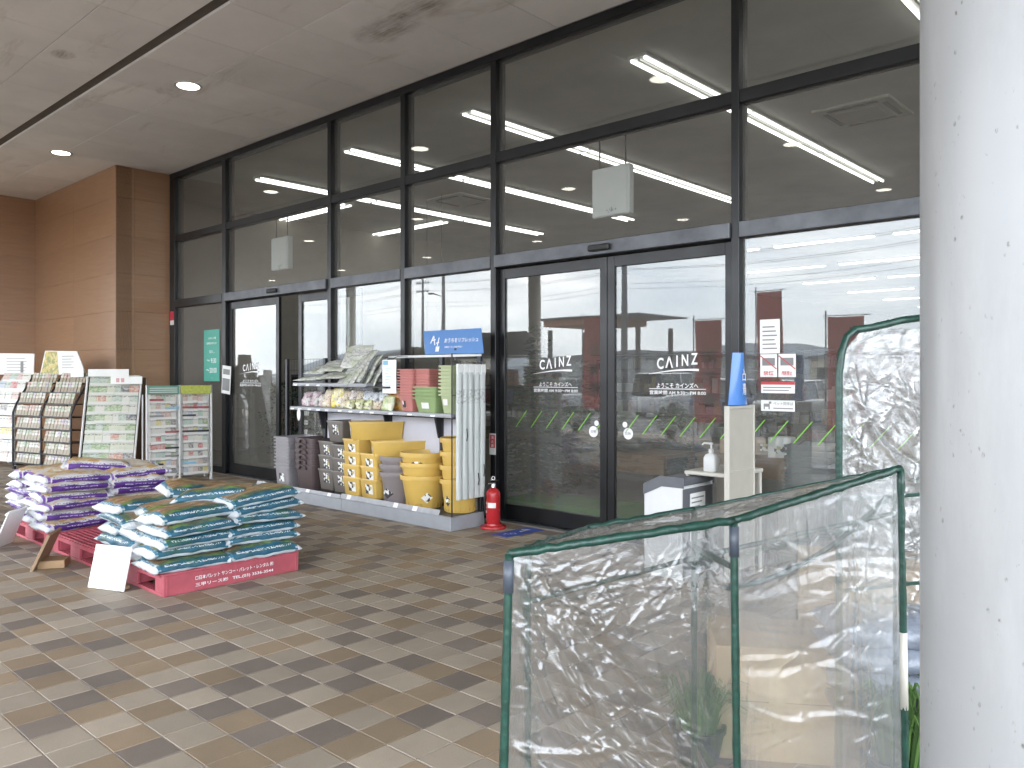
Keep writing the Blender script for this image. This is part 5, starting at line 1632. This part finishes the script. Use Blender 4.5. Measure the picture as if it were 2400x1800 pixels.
# things seen through the films
M['card'] = simple('cardboard', (.46, .33, .19), .75, var=.10, vs=3, bump=.06)
def carton(name, label, x, y, z, rz, sx, sy, sz):
    t = thing(name, label, 'carton', (x, y, z), R(rz))
    MB().box((-sx/2, -sy/2, 0), (sx/2, sy/2, sz), .004).build('box', M['card'], t)
    MB().box((-.03, -sy/2-.001, .06), (.03, sy/2+.001, sz+.001)).build('tape', simple('parcel_tape', (.5, .38, .22), .25), t)
    MB().box((-sx/2-.0008, -sy/2-.0008, sz*.52), (sx/2+.0008, sy/2+.0008, sz*.525)).build('fold_line', M['brown_dark'], t)
carton('cardboard_box', 'plain cardboard box on the tiles seen through the low greenhouse', -1.47, -2.85, 0, 34, .46, .40, .44)
carton('cardboard_box', 'second cardboard box stacked on a crate seen behind the first one', -1.35, -2.05, .30, 24, .62, .42, .33)
ct = thing('black_crate', 'black plastic crate under the second cardboard box', 'crate', (-1.35, -2.05, 0), R(24))
MB().loft([(0, .29, .19, .02), (.02, .30, .20, .02), (.27, .31, .21, .02), (.30, .32, .22, .02), (.30, .30, .20, .02), (.03, .28, .18, .02)], 3).build('crate_body', M['black_rub'], ct, smooth=40)
M['blue_pack'] = simple('blue_grey_pack', (.21, .235, .28), .2, var=.4, vs=9, bump=.6, bs=18, bd=.02)
for k in range(3):
    me = bag_mesh(.60, .36, .12, 90+k, M['blue_pack'], 14, 10)
    o = put('plastic_pack', me, None, (-.98, -2.72, .36+.09*k), (0, 0, R(30+5*k)))
    tag(o, f'shiny blue-grey plastic pack beside the column, {["lowest","middle","topmost"][k]} of the pile', 'plastic pack', 'blue-grey packs behind the greenhouse')
st_ = thing('low_stand', 'dark low stand under the blue-grey packs', 'stand', (-.98, -2.72, 0), R(32))
MB().box((-.3, -.18, .27), (.3, .18, .30), .004).build('top', M['deck_dark'], st_)
for sx in (-.27, .27):
    for sy in (-.15, .15):
        MB().box((sx-.015, sy-.015, 0), (sx+.015, sy+.015, .27), .002).build('leg', M['deck_dark'], st_)

# ---- plants
def leaf_mat(name, a, c):
    b = NB(name)
    g = b.island()
    col = b.ramp(g, [(0, a), (1, c)])
    p = b.n('ShaderNodeBsdfPrincipled')
    b.link(col, p.inputs['Base Color']); p.inputs['Roughness'].default_value = .5
    tr = b.n('ShaderNodeBsdfTranslucent'); b.link(col, tr.inputs[0])
    m = b.n('ShaderNodeMixShader'); m.inputs[0].default_value = .25
    b.link(p.outputs[0], m.inputs[1]); b.link(tr.outputs[0], m.inputs[2])
    b.link(m.outputs[0], b.out.inputs[0])
    return b.m
M['leaf'] = leaf_mat('leaf_green', (.03, .075, .018), (.10, .19, .045))
M['leaf_dark'] = leaf_mat('leaf_dark_green', (.018, .045, .018), (.055, .10, .04))
M['leaf_fresh'] = leaf_mat('leaf_fresh_green', (.045, .12, .03), (.10, .20, .055))
M['fir'] = leaf_mat('fir_needles', (.012, .05, .022), (.04, .10, .045))
M['bark'] = simple('bark', (.12, .08, .05), .8)
M['turf'] = simple('artificial_turf', (.055, .20, .035), .8, var=.35, vs=60, bump=.8, bs=220, bd=.01)
M['soil'] = simple('soil', (.05, .035, .025), .9)
def grass_clump(name, label, x, y, n, r, h, mat, seed, potm):
    rr = random.Random(seed)
    t = thing(name, label, 'plant', (x, y, 0))
    MB().lathe([(0, 0), (.08, 0), (.105, .12), (.112, .12), (.112, .135), (.098, .135), (.095, .11), (0, .11)], 20, cap=False).build('pot', potm, t, smooth=40)
    b = MB()
    for k in range(n):
        a = rr.uniform(0, 6.28); q = rr.random()**.5*.08
        px, py = q*math.cos(a), q*math.sin(a)
        ln = h*rr.uniform(.6, 1.1); be = rr.uniform(.2, 1.0)*r
        w_ = rr.uniform(.004, .008); ca, sa = math.cos(a), math.sin(a)
        pts = [(px, py, .11), (px+ca*be*.25, py+sa*be*.25, .11+ln*.55), (px+ca*be*.7, py+sa*be*.7, .11+ln*.9), (px+ca*be*1.2, py+sa*be*1.2, .11+ln*.82)]
        vs = []
        for i, p in enumerate(pts):
            ww = w_*(1, 1, .7, .1)[i]
            vs += [(p[0]-sa*ww, p[1]+ca*ww, p[2]), (p[0]+sa*ww, p[1]-ca*ww, p[2])]
        b.add(vs, [(0, 1, 3, 2), (2, 3, 5, 4), (4, 5, 7, 6)])
    b.build('leaves', mat, t)
    return t
grass_clump('grass_plant', 'bright green grassy plant on the floor seen through the low greenhouse', -1.60, -3.20, 160, .14, .24, M['leaf_fresh'], 5, M['black_rub'])
grass_clump('grass_plant', 'dark grassy plant on the floor just left of the grey column', -.93, -2.95, 170, .16, .34, M['leaf'], 8, M['black_rub'])
def shrub(name, label, x, y, z0, h, r, n, mat, seed, group=None, potm=None, flowers=None, leafsz=.03):
    rr = random.Random(seed)
    t = thing(name, label, 'plant', (x, y, z0), 0, group)
    MB().lathe([(0, 0), (.09, 0), (.125, .18), (.135, .18), (.135, .20), (.115, .20), (.11, .17), (0, .17)], 18, cap=False).build('pot', potm or M['black_rub'], t, smooth=40)
    s = MB()
    for k in range(5):
        a = rr.uniform(0, 6.28)
        s.tube([(0, 0, .15), (.3*r*math.cos(a), .3*r*math.sin(a), .2+h*.35), (.7*r*math.cos(a), .7*r*math.sin(a), .2+h*.75)], [.010, .007, .003], 5)
    s.build('stem', M['bark'], t)
    b = MB(); f = MB()
    for k in range(n):
        a = rr.uniform(0, 6.28); v = rr.random()
        cl = noise.noise((math.cos(a)*2, v*4+seed, math.sin(a)*2))
        q = r*(.35+.65*rr.random()**.6)*(.55+.9*math.sin(v*2.6+.35))*(1+.35*cl)*.72
        c = Vector((q*math.cos(a), q*math.sin(a), .2+h*v*.95))
        d1 = Vector((rr.gauss(0, 1), rr.gauss(0, 1), rr.gauss(.2, .7))).normalized()
        d2 = d1.cross(Vector((rr.gauss(0, 1), rr.gauss(0, 1), rr.gauss(0, 1)))).normalized()
        sz = leafsz*rr.uniform(.6, 1.3)
        tgt = f if (flowers and rr.random() < .13) else b
        tgt.add([c-d1*sz, c+d2*sz*.45, c+d1*sz, c-d2*sz*.45], [(0, 1, 2, 3)])
    b.build('leaves', mat, t)
    if flowers and f.v:
        f.build('flowers', flowers, t)
    return t
def fir(name, label, x, y, h, r, seed, group):
    rr = random.Random(seed)
    t = thing(name, label, 'christmas tree', (x, y, 0), 0, group)
    MB().tube([(0, 0, 0), (0, 0, h*.97)], [.03, .008], 8).build('trunk', M['bark'], t)
    MB().lathe([(0, 0), (.2, 0), (.17, .05), (.03, .07)], 16).build('stand', M['dark_metal'], t)
    b = MB()
    nlev = int(h/.075)
    for i in range(nlev):
        z = .16+(h-.2)*i/nlev
        rad = r*(1-i/nlev)**.85+.04
        nb = max(5, int(15*(1-i/nlev))+4)
        for k in range(nb):
            a = 2*math.pi*(k+rr.random()*.8)/nb+i*.7
            ln = rad*rr.uniform(.75, 1.1); dz = -.10*ln+rr.uniform(-.03, .03)
            e = Vector((ln*math.cos(a), ln*math.sin(a), dz)); o = Vector((0, 0, z))
            side = Vector((-math.sin(a), math.cos(a), 0))
            for q in range(7):
                f0 = .12+.88*q/7
                c = o+e*f0+Vector((0, 0, .02*f0))
                w_ = .055*(1.15-f0*.6)
                b.add([c-side*w_+Vector((0, 0, rr.uniform(-.02, .03))), c+e.normalized()*.07, c+side*w_+Vector((0, 0, rr.uniform(-.02, .03))), c-e.normalized()*.02], [(0, 1, 2, 3)])
    b.build('branches', M['fir'], t)
    return t
gt = 'artificial trees inside the entrance'
fir('christmas_tree', 'tall dark green artificial tree directly behind the left leaf of the near doors', -6.28, 1.25, 2.15, .50, 1, gt)
fir('christmas_tree', 'shorter artificial tree deeper inside behind the near doors', -6.6, 2.5, 1.75, .45, 2, gt)
fir('christmas_tree', 'small artificial tree inside, next to the wooden display tables', -5.9, 3.6, 1.55, .40, 3, gt)
tf = thing('turf_ramp', 'low green artificial turf display on the floor just inside the doors', 'display', (-5.55, .95, 0))
MB().prism([(-.75, 0), (.75, 0), (.75, .13), (-.75, .10)], -.35, .35).build('turf_top', M['turf'], tf)
M['table_wood'] = simple('table_wood', (.20, .11, .055), .5, var=.2, vs=6)
def low_table(label, x, y, w_, d_, h):
    t = thing('display_table', label, 'table', (x, y, 0), 0, 'wooden display tables inside')
    MB().box((-w_/2, -d_/2, h-.04), (w_/2, d_/2, h), .004).build('tabletop', M['table_wood'], t)
    MB().box((-w_/2+.03, -d_/2+.02, h-.24), (w_/2-.03, -d_/2+.04, h-.041), .002).build('apron', M['table_wood'], t)
    for sx in (-1, 1):
        for sy in (-1, 1):
            MB().box((sx*(w_/2-.06)-.03, sy*(d_/2-.06)-.03, 0), (sx*(w_/2-.06)+.03, sy*(d_/2-.06)+.03, h-.041), .002).build('leg', M['table_wood'], t)
low_table('low wooden display table behind the left leaf of the near doors', -6.05, 2.9, 1.5, .8, .50)
low_table('low wooden display table behind the right leaf of the near doors', -4.3, 3.0, 1.3, .8, .56)
M['dark_goods'] = simple('dark_goods', (.04, .042, .045), .5, obj_var=.4)
for k in range(5):
    me = bag_mesh(.5, .35, .12, 130+k, M['dark_goods'], 12, 8)
    o = put('folded_goods', me, None, (-6.1+rnd.uniform(-.03, .03), 2.9, .55+.085*k), (0, 0, R(rnd.uniform(-8, 8))))
    tag(o, f'dark folded goods on the left display table inside, {LAYER[k]} of the pile', 'folded goods', 'dark goods piled inside the doors')
for k, (x, y, z, c) in enumerate([(-4.6, 2.9, .56, 'wood'), (-4.2, 3.0, .56, 'ply'), (-3.95, 2.8, .56, 'paper')]):
    t = thing('goods_box', f'{["brown","tan","white"][k]} goods box on the right display table inside', 'box', (x, y, z), R(rnd.uniform(-12, 12)))
    MB().box((-.13, -.10, 0), (.13, .10, .17+.03*k), .004).build('carton', M[c], t)
    MB().box((-.06, -.102, .05), (.06, -.1005, .13)).build('label', M['sticker'], t)
# shopping baskets
M['basket'] = simple('basket_grey', (.17, .185, .20), .5)
bme = MB().loft([(0, .16, .20, .03), (.015, .17, .21, .03), (.20, .20, .25, .03), (.20, .215, .265, .03), (.225, .218, .268, .03), (.225, .20, .25, .03), (.02, .155, .195, .03)], 3).mesh('basket', M['basket'], 40)
hme = MB().tube([(-.2, 0, .20), (-.2, .2, .235), (.2, .2, .235), (.2, 0, .20)], .007, 6).mesh('handle', M['black_rub'], True)
stack('shopping_basket', 'grey shopping basket, # in the basket pile inside the right window', 'basket', 'shopping baskets inside', bme, -3.02, 1.5, .05, 12, .052, [('handle', hme, (11,))])
stack('shopping_basket', 'grey shopping basket, # in the second basket pile further right', 'basket', 'shopping baskets inside', bme, -2.2, 1.6, .05, 10, .052, [('handle', hme, (9,))])
for x in (-3.02, -2.2):
    t = thing('basket_trolley', f'wheeled base under the {"first" if x < -2.5 else "second"} pile of shopping baskets', 'trolley', (x, 1.5 if x < -2.5 else 1.6, 0))
    MB().box((-.18, -.22, .02), (.18, .22, .049), .004).build('platform', M['dark_metal'], t)
# shelves of goods inside
def goods_mat():
    b = NB('goods_mix')
    c = b.ramp(b.island(), [(0, (.07, .065, .055)), (.14, (.10, .02, .02)), (.28, (.025, .035, .07)), (.42, (.10, .085, .035)), (.55, (.03, .06, .03)), (.7, (.16, .16, .15)), (.85, (.06, .04, .025))], 'CONSTANT')
    return b.pbr(b.mix(b.ramp(b.noise(30, 2), [(.5, 0), (.6, .3)]), c, (.2, .2, .19)), .5)
M['goods'] = goods_mat()
def inner_shelf(label, x, y, rz, w_, h, seed, d=.4, rows=4):
    rr = random.Random(seed)
    t = thing('goods_shelf', label, 'shelf', (x, y, 0), rz, 'goods shelves inside the shop')
    b = MB()
    b.box((0, d, 0), (w_, d+.03, h))
    for k in range(rows+1):
        b.box((0, 0, .1+(h-.15)*k/rows-.02), (w_, d, .1+(h-.15)*k/rows))
    b.build('shelf_frame', M['dark_metal'], t)
    g = MB()
    for k in range(rows):
        z = .1+(h-.15)*k/rows+.001; hm = (h-.15)/rows-.05
        xx = .03
        while xx < w_-.12:
            ww = rr.uniform(.06, .2); hh_ = hm*rr.uniform(.4, .95)
            if rr.random() < .9:
                g.box((xx, .02+rr.random()*.05, z), (min(xx+ww-.008, w_-.02), d-.03, z+hh_))
            xx += ww
    kind(g.build('goods', M['goods'], t), 'stuff')
    return t
for i, (x, y, rz, w_, h) in enumerate([(-5.2, 5.6, 0, 3.0, 1.5), (-1.6, 4.6, 0, 2.6, 1.45), (-9.0, 6.2, 0, 3.0, 1.6), (-12.8, 6.8, 0, 3.0, 1.7), (1.6, 5.2, 0, 3.0, 1.5), (-14.0, 3.0, R(90), 3.0, 1.5)]):
    inner_shelf(f'dark goods shelf inside the entrance hall, {["behind the near doors","behind the right window","behind the grey display shelf","behind the far left doors","at the far right","along the left inner wall"][i]}', x, y, rz, w_, h, i)
for i in range(6):
    inner_shelf(f'tall goods gondola across the sales hall, {LEFTWORD[i]} of the row from the left', -14+3.1*i, 12.5, 0, 2.9, 2.1, 30+i, .5, 5)
# shrubs behind the left doors and shelf
gp = 'potted plants inside the left doors'
M['flower'] = leaf_mat('flower_cream', (.55, .42, .22), (.62, .55, .42))
for i, (x, y, h, r, lb) in enumerate([(-11.4, 1.0, 1.25, .34, 'tall dark potted shrub just inside the left door leaf'), (-11.9, 2.2, .9, .30, 'low potted shrub deeper behind the left door leaf'), (-10.55, 1.0, .75, .26, 'short potted plant in the middle of the left doorway'),
                                     (-9.9, 1.15, 1.15, .36, 'cream flowering plant in the open gap of the left doors'), (-9.5, .75, .95, .32, 'cream flowering plant beside the open left door'), (-8.9, .9, 1.2, .36, 'cream flowering plant behind the wire back of the grey shelf')]):
    shrub('potted_shrub', lb, x, y, 0, h, r, 520, M['leaf_dark'], 40+i, gp, flowers=M['flower'] if i > 2 else None)
tr = thing('tag_rack', 'slim rack of white care tags standing inside the left door leaf', 'rack', (-10.35, .62, 0))
MB().tube([(0, 0, 0), (0, 0, 1.30)], .012, 8).build('pole', M['dark_metal'], tr)
MB().lathe([(0, 0), (.16, 0), (.16, .015), (0, .02)], 20, cap=False).build('base', M['dark_metal'], tr)
for k in range(8):
    MB().box((-.11, -.03, .22+.135*k), (.11, -.024, .285+.135*k), 0, Matrix.Rotation(R(-6), 4, 'X')).build('tag_card', M['card_white'], tr)
gb_ = thing('green_board', 'small dark green sign inside behind the open left door', 'sign', (-11.2, 4.0, 1.95))
MB().box((-.28, 0, -.16), (.28, .02, .16), .003).build('board', simple('green_board', (.02, .14, .07), .5), gb_)
MB().tube([(-.2, .01, .16), (-.2, .01, 2.86)], .004, 5).build('wire', M['dark_metal'], gb_); MB().tube([(.2, .01, .16), (.2, .01, 2.86)], .004, 5).build('wire', M['dark_metal'], gb_)

# ================================================================= outside, mirrored in the glass
M['banner_red'] = leaf_mat('banner_red', (.62, .13, .12), (.62, .13, .12))
M['banner_red'].node_tree.nodes['Mix Shader'].inputs[0].default_value = .6
for k, (x, y, z1, lb) in enumerate([(-9.37, -6.35, 2.62, 'red banner flag on a white pole, mirrored in the left leaf of the near doors'), (-6.9, -6.35, 2.45, 'red banner flag on a white pole, mirrored in the right leaf of the near doors'), (-4.55, -6.35, 2.40, 'red banner flag on a white pole, mirrored behind the notices'), (-6.35, -7.6, 3.0, 'taller red banner flag farther out, mirrored beside the black post')]):
    t = thing('banner_flag', lb, 'banner', (x, y, 0), R(rnd.uniform(-10, 10)), 'red banner flags along the walkway')
    MB().tube([(-.32, 0, 0), (-.32, 0, z1+.08)], .012, 8).build('pole', M['white_sheet'], t)
    MB().tube([(-.36, 0, z1), (.32, 0, z1)], .008, 6).build('crossbar', M['white_sheet'], t)
    MB().box((-.5, -.18, 0), (-.14, .18, .07), .02).build('base', M['grey_steel'], t)
    MB().grid(10, 24, lambda u, v: (-.29+.52*u, .03*math.sin(u*5+v*6+k)*(1-v*.5), z1-1.78+1.76*v)).build('cloth', M['banner_red'], t, smooth=True)
    for q in range(3):
        MB().box((-.14, -.04, z1-.75-.38*q), (.14, -.036, z1-.50-.38*q)).build('pale_print', M['pale_red'], t)
gx = 'potted shrubs set out along the canopy edge'
for i in range(11):
    x = -15.5+1.35*i
    shrub('potted_shrub', f'bushy potted shrub for sale at the canopy edge, {["first","second","third","fourth","fifth","sixth","seventh","eighth","ninth","tenth","eleventh"][i]} from the left', x+rnd.uniform(-.2, .2), -10.1+rnd.uniform(-.2, .2), 0, rnd.uniform(.42, .68), rnd.uniform(.36, .5), 420, M['leaf'] if i % 2 else M['leaf_dark'], 70+i, gx, leafsz=.045)
# cars
def paint(name, c):
    b = NB(name)
    return b.pbr(c, .3, .15, None, .5, coat=.8)
M['tyre'] = simple('tyre', (.015, .015, .015), .8)
M['rim'] = simple('rim', (.4, .4, .42), .3, .8)
def car_glass():
    b = NB('car_glass'); return b.pbr((.015, .018, .02), .04, 0, None, .6)
M['cglass'] = car_glass()
M['headlamp'] = simple('headlamp', (.7, .72, .75), .12, .2)
def make_car(label, x, y, rz, mat, van=False):
    t = thing('parked_car', label, 'car', (x, y, -.16), rz, 'cars parked in front of the shop')
    Lc, Wc, Hc = (3.4, 1.48, 1.72) if van else (4.1, 1.70, 1.48)
    h0 = .86 if van else .80
    n = 40
    b = MB()
    secs = []
    for (px, zb, zt, hw) in ((-.5, .34, .60, .70), (-.485, .25, .74, .80), (-.40, .20, h0-.02, .84), (-.2, .19, h0+.05, .85), (.1, .19, h0+.06, .85), (.40, .20, h0+.04, .85), (.48, .24, h0-.02, .82), (.5, .34, .70, .76)):
        secs.append((px*Lc, zb, zt, hw*Wc/1.7))
    vs, fs = [], []
    for px, zb, zt, hw in secs:
        vs += [(px, -hw*.93, zb), (px, -hw, (zb+zt)*.45), (px, -hw*.98, zt-.06), (px, -hw*.9, zt), (px, hw*.9, zt), (px, hw*.98, zt-.06), (px, hw, (zb+zt)*.45), (px, hw*.93, zb)]
    for i in range(len(secs)-1):
        for j in range(8):
            fs.append((i*8+j, i*8+(j+1) % 8, (i+1)*8+(j+1) % 8, (i+1)*8+j))
    fs += [tuple(range(8))[::-1], tuple(range((len(secs)-1)*8, len(secs)*8))]
    b.add(vs, [f[::-1] for f in fs])
    b.build('body', mat, t, smooth=35)
    g = MB(); r_ = MB()
    x0, x1, x2, x3 = ((-.36, -.22, .46, .49) if van else (-.26, -.10, .30, .46))
    zt = Hc
    w0, w1 = Wc*.46, Wc*.38
    g.add([(x0*Lc, -w0, h0+.02), (x1*Lc, -w1, zt-.03), (x2*Lc, -w1, zt-.03), (x3*Lc, -w0, h0+.02), (x0*Lc, w0, h0+.02), (x1*Lc, w1, zt-.03), (x2*Lc, w1, zt-.03), (x3*Lc, w0, h0+.02)],
          [(0, 1, 2, 3), (7, 6, 5, 4), (0, 4, 5, 1), (3, 2, 6, 7)])
    g.build('windows', M['cglass'], t)
    r_.add([(x1*Lc-.05, -w1-.01, zt-.035), (x2*Lc+.05, -w1-.01, zt-.035), (x2*Lc+.05, w1+.01, zt-.035), (x1*Lc-.05, w1+.01, zt-.035), (x1*Lc+.05, -w1+.08, zt), (x2*Lc-.03, -w1+.08, zt), (x2*Lc-.03, w1-.08, zt), (x1*Lc+.05, w1-.08, zt)], [(4, 5, 6, 7), (0, 1, 5, 4), (1, 2, 6, 5), (2, 3, 7, 6), (3, 0, 4, 7)])
    for sy in (-1, 1):
        for xa in (.02, .30):
            r_.tube([((x1+(x2-x1)*xa*1.4)*Lc, sy*(w1+.004), zt-.03), ((x1+(x2-x1)*xa*1.4)*Lc, sy*(w0+.004), h0+.03)], .035, 6)
        r_.tube([(x0*Lc, sy*w0, h0+.03), (x1*Lc, sy*w1, zt-.03)], .04, 6)
    r_.build('roof', mat, t, smooth=35)
    wm_ = MB().lathe([(.17, -.09), (.30, -.09), (.31, -.07), (.31, .07), (.30, .09), (.17, .09)], 24)
    for px in (-.31, .31):
        for sy in (-1, 1):
            wh = wm_.build('wheel', M['tyre'], t, (px*Lc, sy*(Wc/2-.09), .31), (R(90), 0, 0), smooth=40)
            MB().lathe([(0, -.10), (.18, -.098), (.19, -.08), (.19, .08), (.18, .098), (0, .10)], 16, cap=False).build('rim', M['rim'], wh)
    for sy in (-1, 1):
        MB().box((-.5*Lc-.01, sy*.52*Wc/1.7-.16, .60), (-.47*Lc, sy*.52*Wc/1.7+.16, .72), .03).build('headlight', M['headlamp'], t)
    MB().box((-.5*Lc-.02, -.17, .40), (-.5*Lc+.02, .17, .51), .005).build('number_plate', M['card_white'], t)
    return t
cc = [('white', (.70, .71, .72)), ('silver', (.42, .43, .45)), ('black', (.02, .02, .023)), ('white pearl', (.66, .66, .63)), ('dark blue', (.03, .06, .16)), ('red', (.36, .03, .03)), ('beige', (.45, .40, .30)), ('grey', (.20, .21, .22))]
cm_ = [paint('car_paint_'+n.replace(' ', '_'), c) for n, c in cc]
for i, (x, y, ci, van) in enumerate([(-22.6, -21.3, 1, False), (-17.4, -21.2, 0, True), (-14.8, -21.5, 4, False), (-12.2, -21.2, 3, False), (-9.6, -21.4, 0, False), (-4.4, -21.3, 7, True), (-1.8, -21.3, 2, False), (-20.0, -30.2, 0, False), (-12.2, -30.4, 5, True), (-7.0, -30.2, 6, False), (.8, -30.3, 0, False)]):
    make_car(f'{cc[ci][0]} {"kei van" if van else "hatchback"} parked {"in the front row" if y > -25 else "in the rear row"} of the car park, {LEFTWORD[i if y > -25 else i-7]} from the left', x+.6, y, R(90), cm_[ci], van)
# far buildings, poles, hills
M['wall_grey'] = simple('far_wall_grey', (.36, .37, .37), .8)
M['wall_cream'] = simple('far_wall_cream', (.50, .46, .38), .8)
M['roof_grey'] = simple('far_roof_grey', (.16, .17, .18), .6)
M['fascia_orange'] = simple('far_fascia', (.42, .17, .09), .6)
def house(label, x, y, w_, d_, h, wm2, cat='building'):
    t = thing('far_building', label, cat, (x, y, -.16))
    MB().box((-w_/2, -d_/2, 0), (w_/2, d_/2, h)).build('wall', wm2, t)
    MB().prism([(-w_/2-.4, h), (w_/2+.4, h), (w_/2+.3, h+.25), (0, h+1.1), (-w_/2-.3, h+.25)], -d_/2-.4, d_/2+.4).build('roof', M['roof_grey'], t)
    for k in range(int(w_/3)):
        xx = -w_/2+1.5+3*k
        f = MB().box((xx-.6, d_/2+.001, h*.35), (xx+.6, d_/2+.05, h*.72), .01).build('window', M['cglass'], t)
        MB().box((xx-.7, d_/2+.0, h*.33), (xx+.7, d_/2+.08, h*.35), .005).build('sill', M['white_sheet'], f)
house('long grey building with a dark roof across the car park, mirrored in the left doors', -56, -82, 30, 10, 3.6, M['wall_grey'])
house('cream building across the road, mirrored in the near doors', -30, -88, 14, 9, 3.4, M['wall_cream'])
house('wide grey building across the road, mirrored in the right window', -6, -84, 18, 9, 3.6, M['wall_grey'])
house('pale building far left across the car park', -96, -80, 18, 10, 4.4, M['wall_cream'])
kt = thing('canopy_kiosk', 'open kiosk with an orange-brown fascia in the car park, mirrored in the near doors', 'kiosk', (-26.8, -31, -.16))
MB().box((-3.2, -2, 4.38), (1.2, 2, 4.75), .02).build('fascia', M['fascia_orange'], kt)
MB().box((-3.6, -2.4, 4.751), (3.6, 2.4, 4.83), .01).build('roof', M['roof_grey'], kt)
for sx in (-3, 3):
    for sy in (-1.6, 1.6):
        MB().box((sx-.1, sy-.1, 0), (sx+.1, sy+.1, 4.2), .005).build('leg', M['dark_metal'], kt)
MB().box((-2.6, -1.4, 0), (2.6, 1.2, 2.4), .01).build('booth', M['wall_grey'], kt)
for i, (x, y, h) in enumerate([(-20.9, -24, 10), (-39.5, -30, 10), (-12, -46, 11), (6, -46, 11), (-60, -46, 11), (-84, -46, 11)]):
    t = thing('utility_pole', f'utility pole with cross arms beyond the walkway, {["closest one","by the left doors reflection","behind the front cars","farthest right","left by the road","farthest left"][i]}', 'utility pole', (x, y, -.16), 0, 'utility poles along the road')
    MB().tube([(0, 0, 0), (0, 0, h)], [.17, .10], 12).build('pole', M['rail_alu'], t)
    for z in (h-.4, h-1.2):
        MB().box((-.9, -.05, z-.05), (.9, .05, z+.05), .005).build('cross_arm', M['rail_alu'], t)
        for s in (-.8, -.4, .4, .8):
            MB().lathe([(0, 0), (.05, 0), (.04, .16), (0, .18)], 8, (s, 0, z+.05), cap=False).build('insulator', M['white_sheet'], t)
    if i < 2:
        MB().tube([(0, 0, h-3.2), (-1.1, .0, h-2.9)], .035, 6).build('lamp_arm', M['rail_alu'], t)
        MB().box((-1.5, -.1, h-2.95), (-1.05, .1, h-2.85), .02).build('lamp_head', M['rail_alu'], t)
for k in range(6):
    z = (10.5, 10.5, 9.7, 9.7, 8.6, 8.2)[k]; dy = (-.4, .4, -.4, .4, 0, 0)[k]
    xs_ = [-84, -60, -36, -12, 6, 26]
    pts = []
    for a, c in zip(xs_, xs_[1:]):
        for q in range(10):
            f = q/10; pts.append((a+(c-a)*f, -46+dy, z-.5*math.sin(f*math.pi)))
    b = MB().tube(pts, .011, 4)
    t = thing('power_line', f'sagging overhead cable along the road, {["highest rear","highest front","second rear","second front","third","lowest"][k]} one', 'cable', (0, 0, 0), 0, 'overhead cables along the road')
    b.build('cable', M['black_rub'], t)
M['hill'] = simple('hazy_hill_woods', (.17, .195, .22), .9, var=.3, vs=.02)  # air haze put into the colour, paler and bluer than bare woods
hb_ = MB()
def hill_fn(u, v):
    x = -900+1800*u
    h = 26+17*noise.noise((x*.006, 1.5, 0))+9*noise.noise((x*.02, 4, 0))
    return (x, -520-160*v, -1+max(0, h)*math.sin(v*math.pi*.55))
hb_.grid(120, 10, hill_fn)
kind(hb_.build('hills', M['hill'], smooth=True), 'structure')
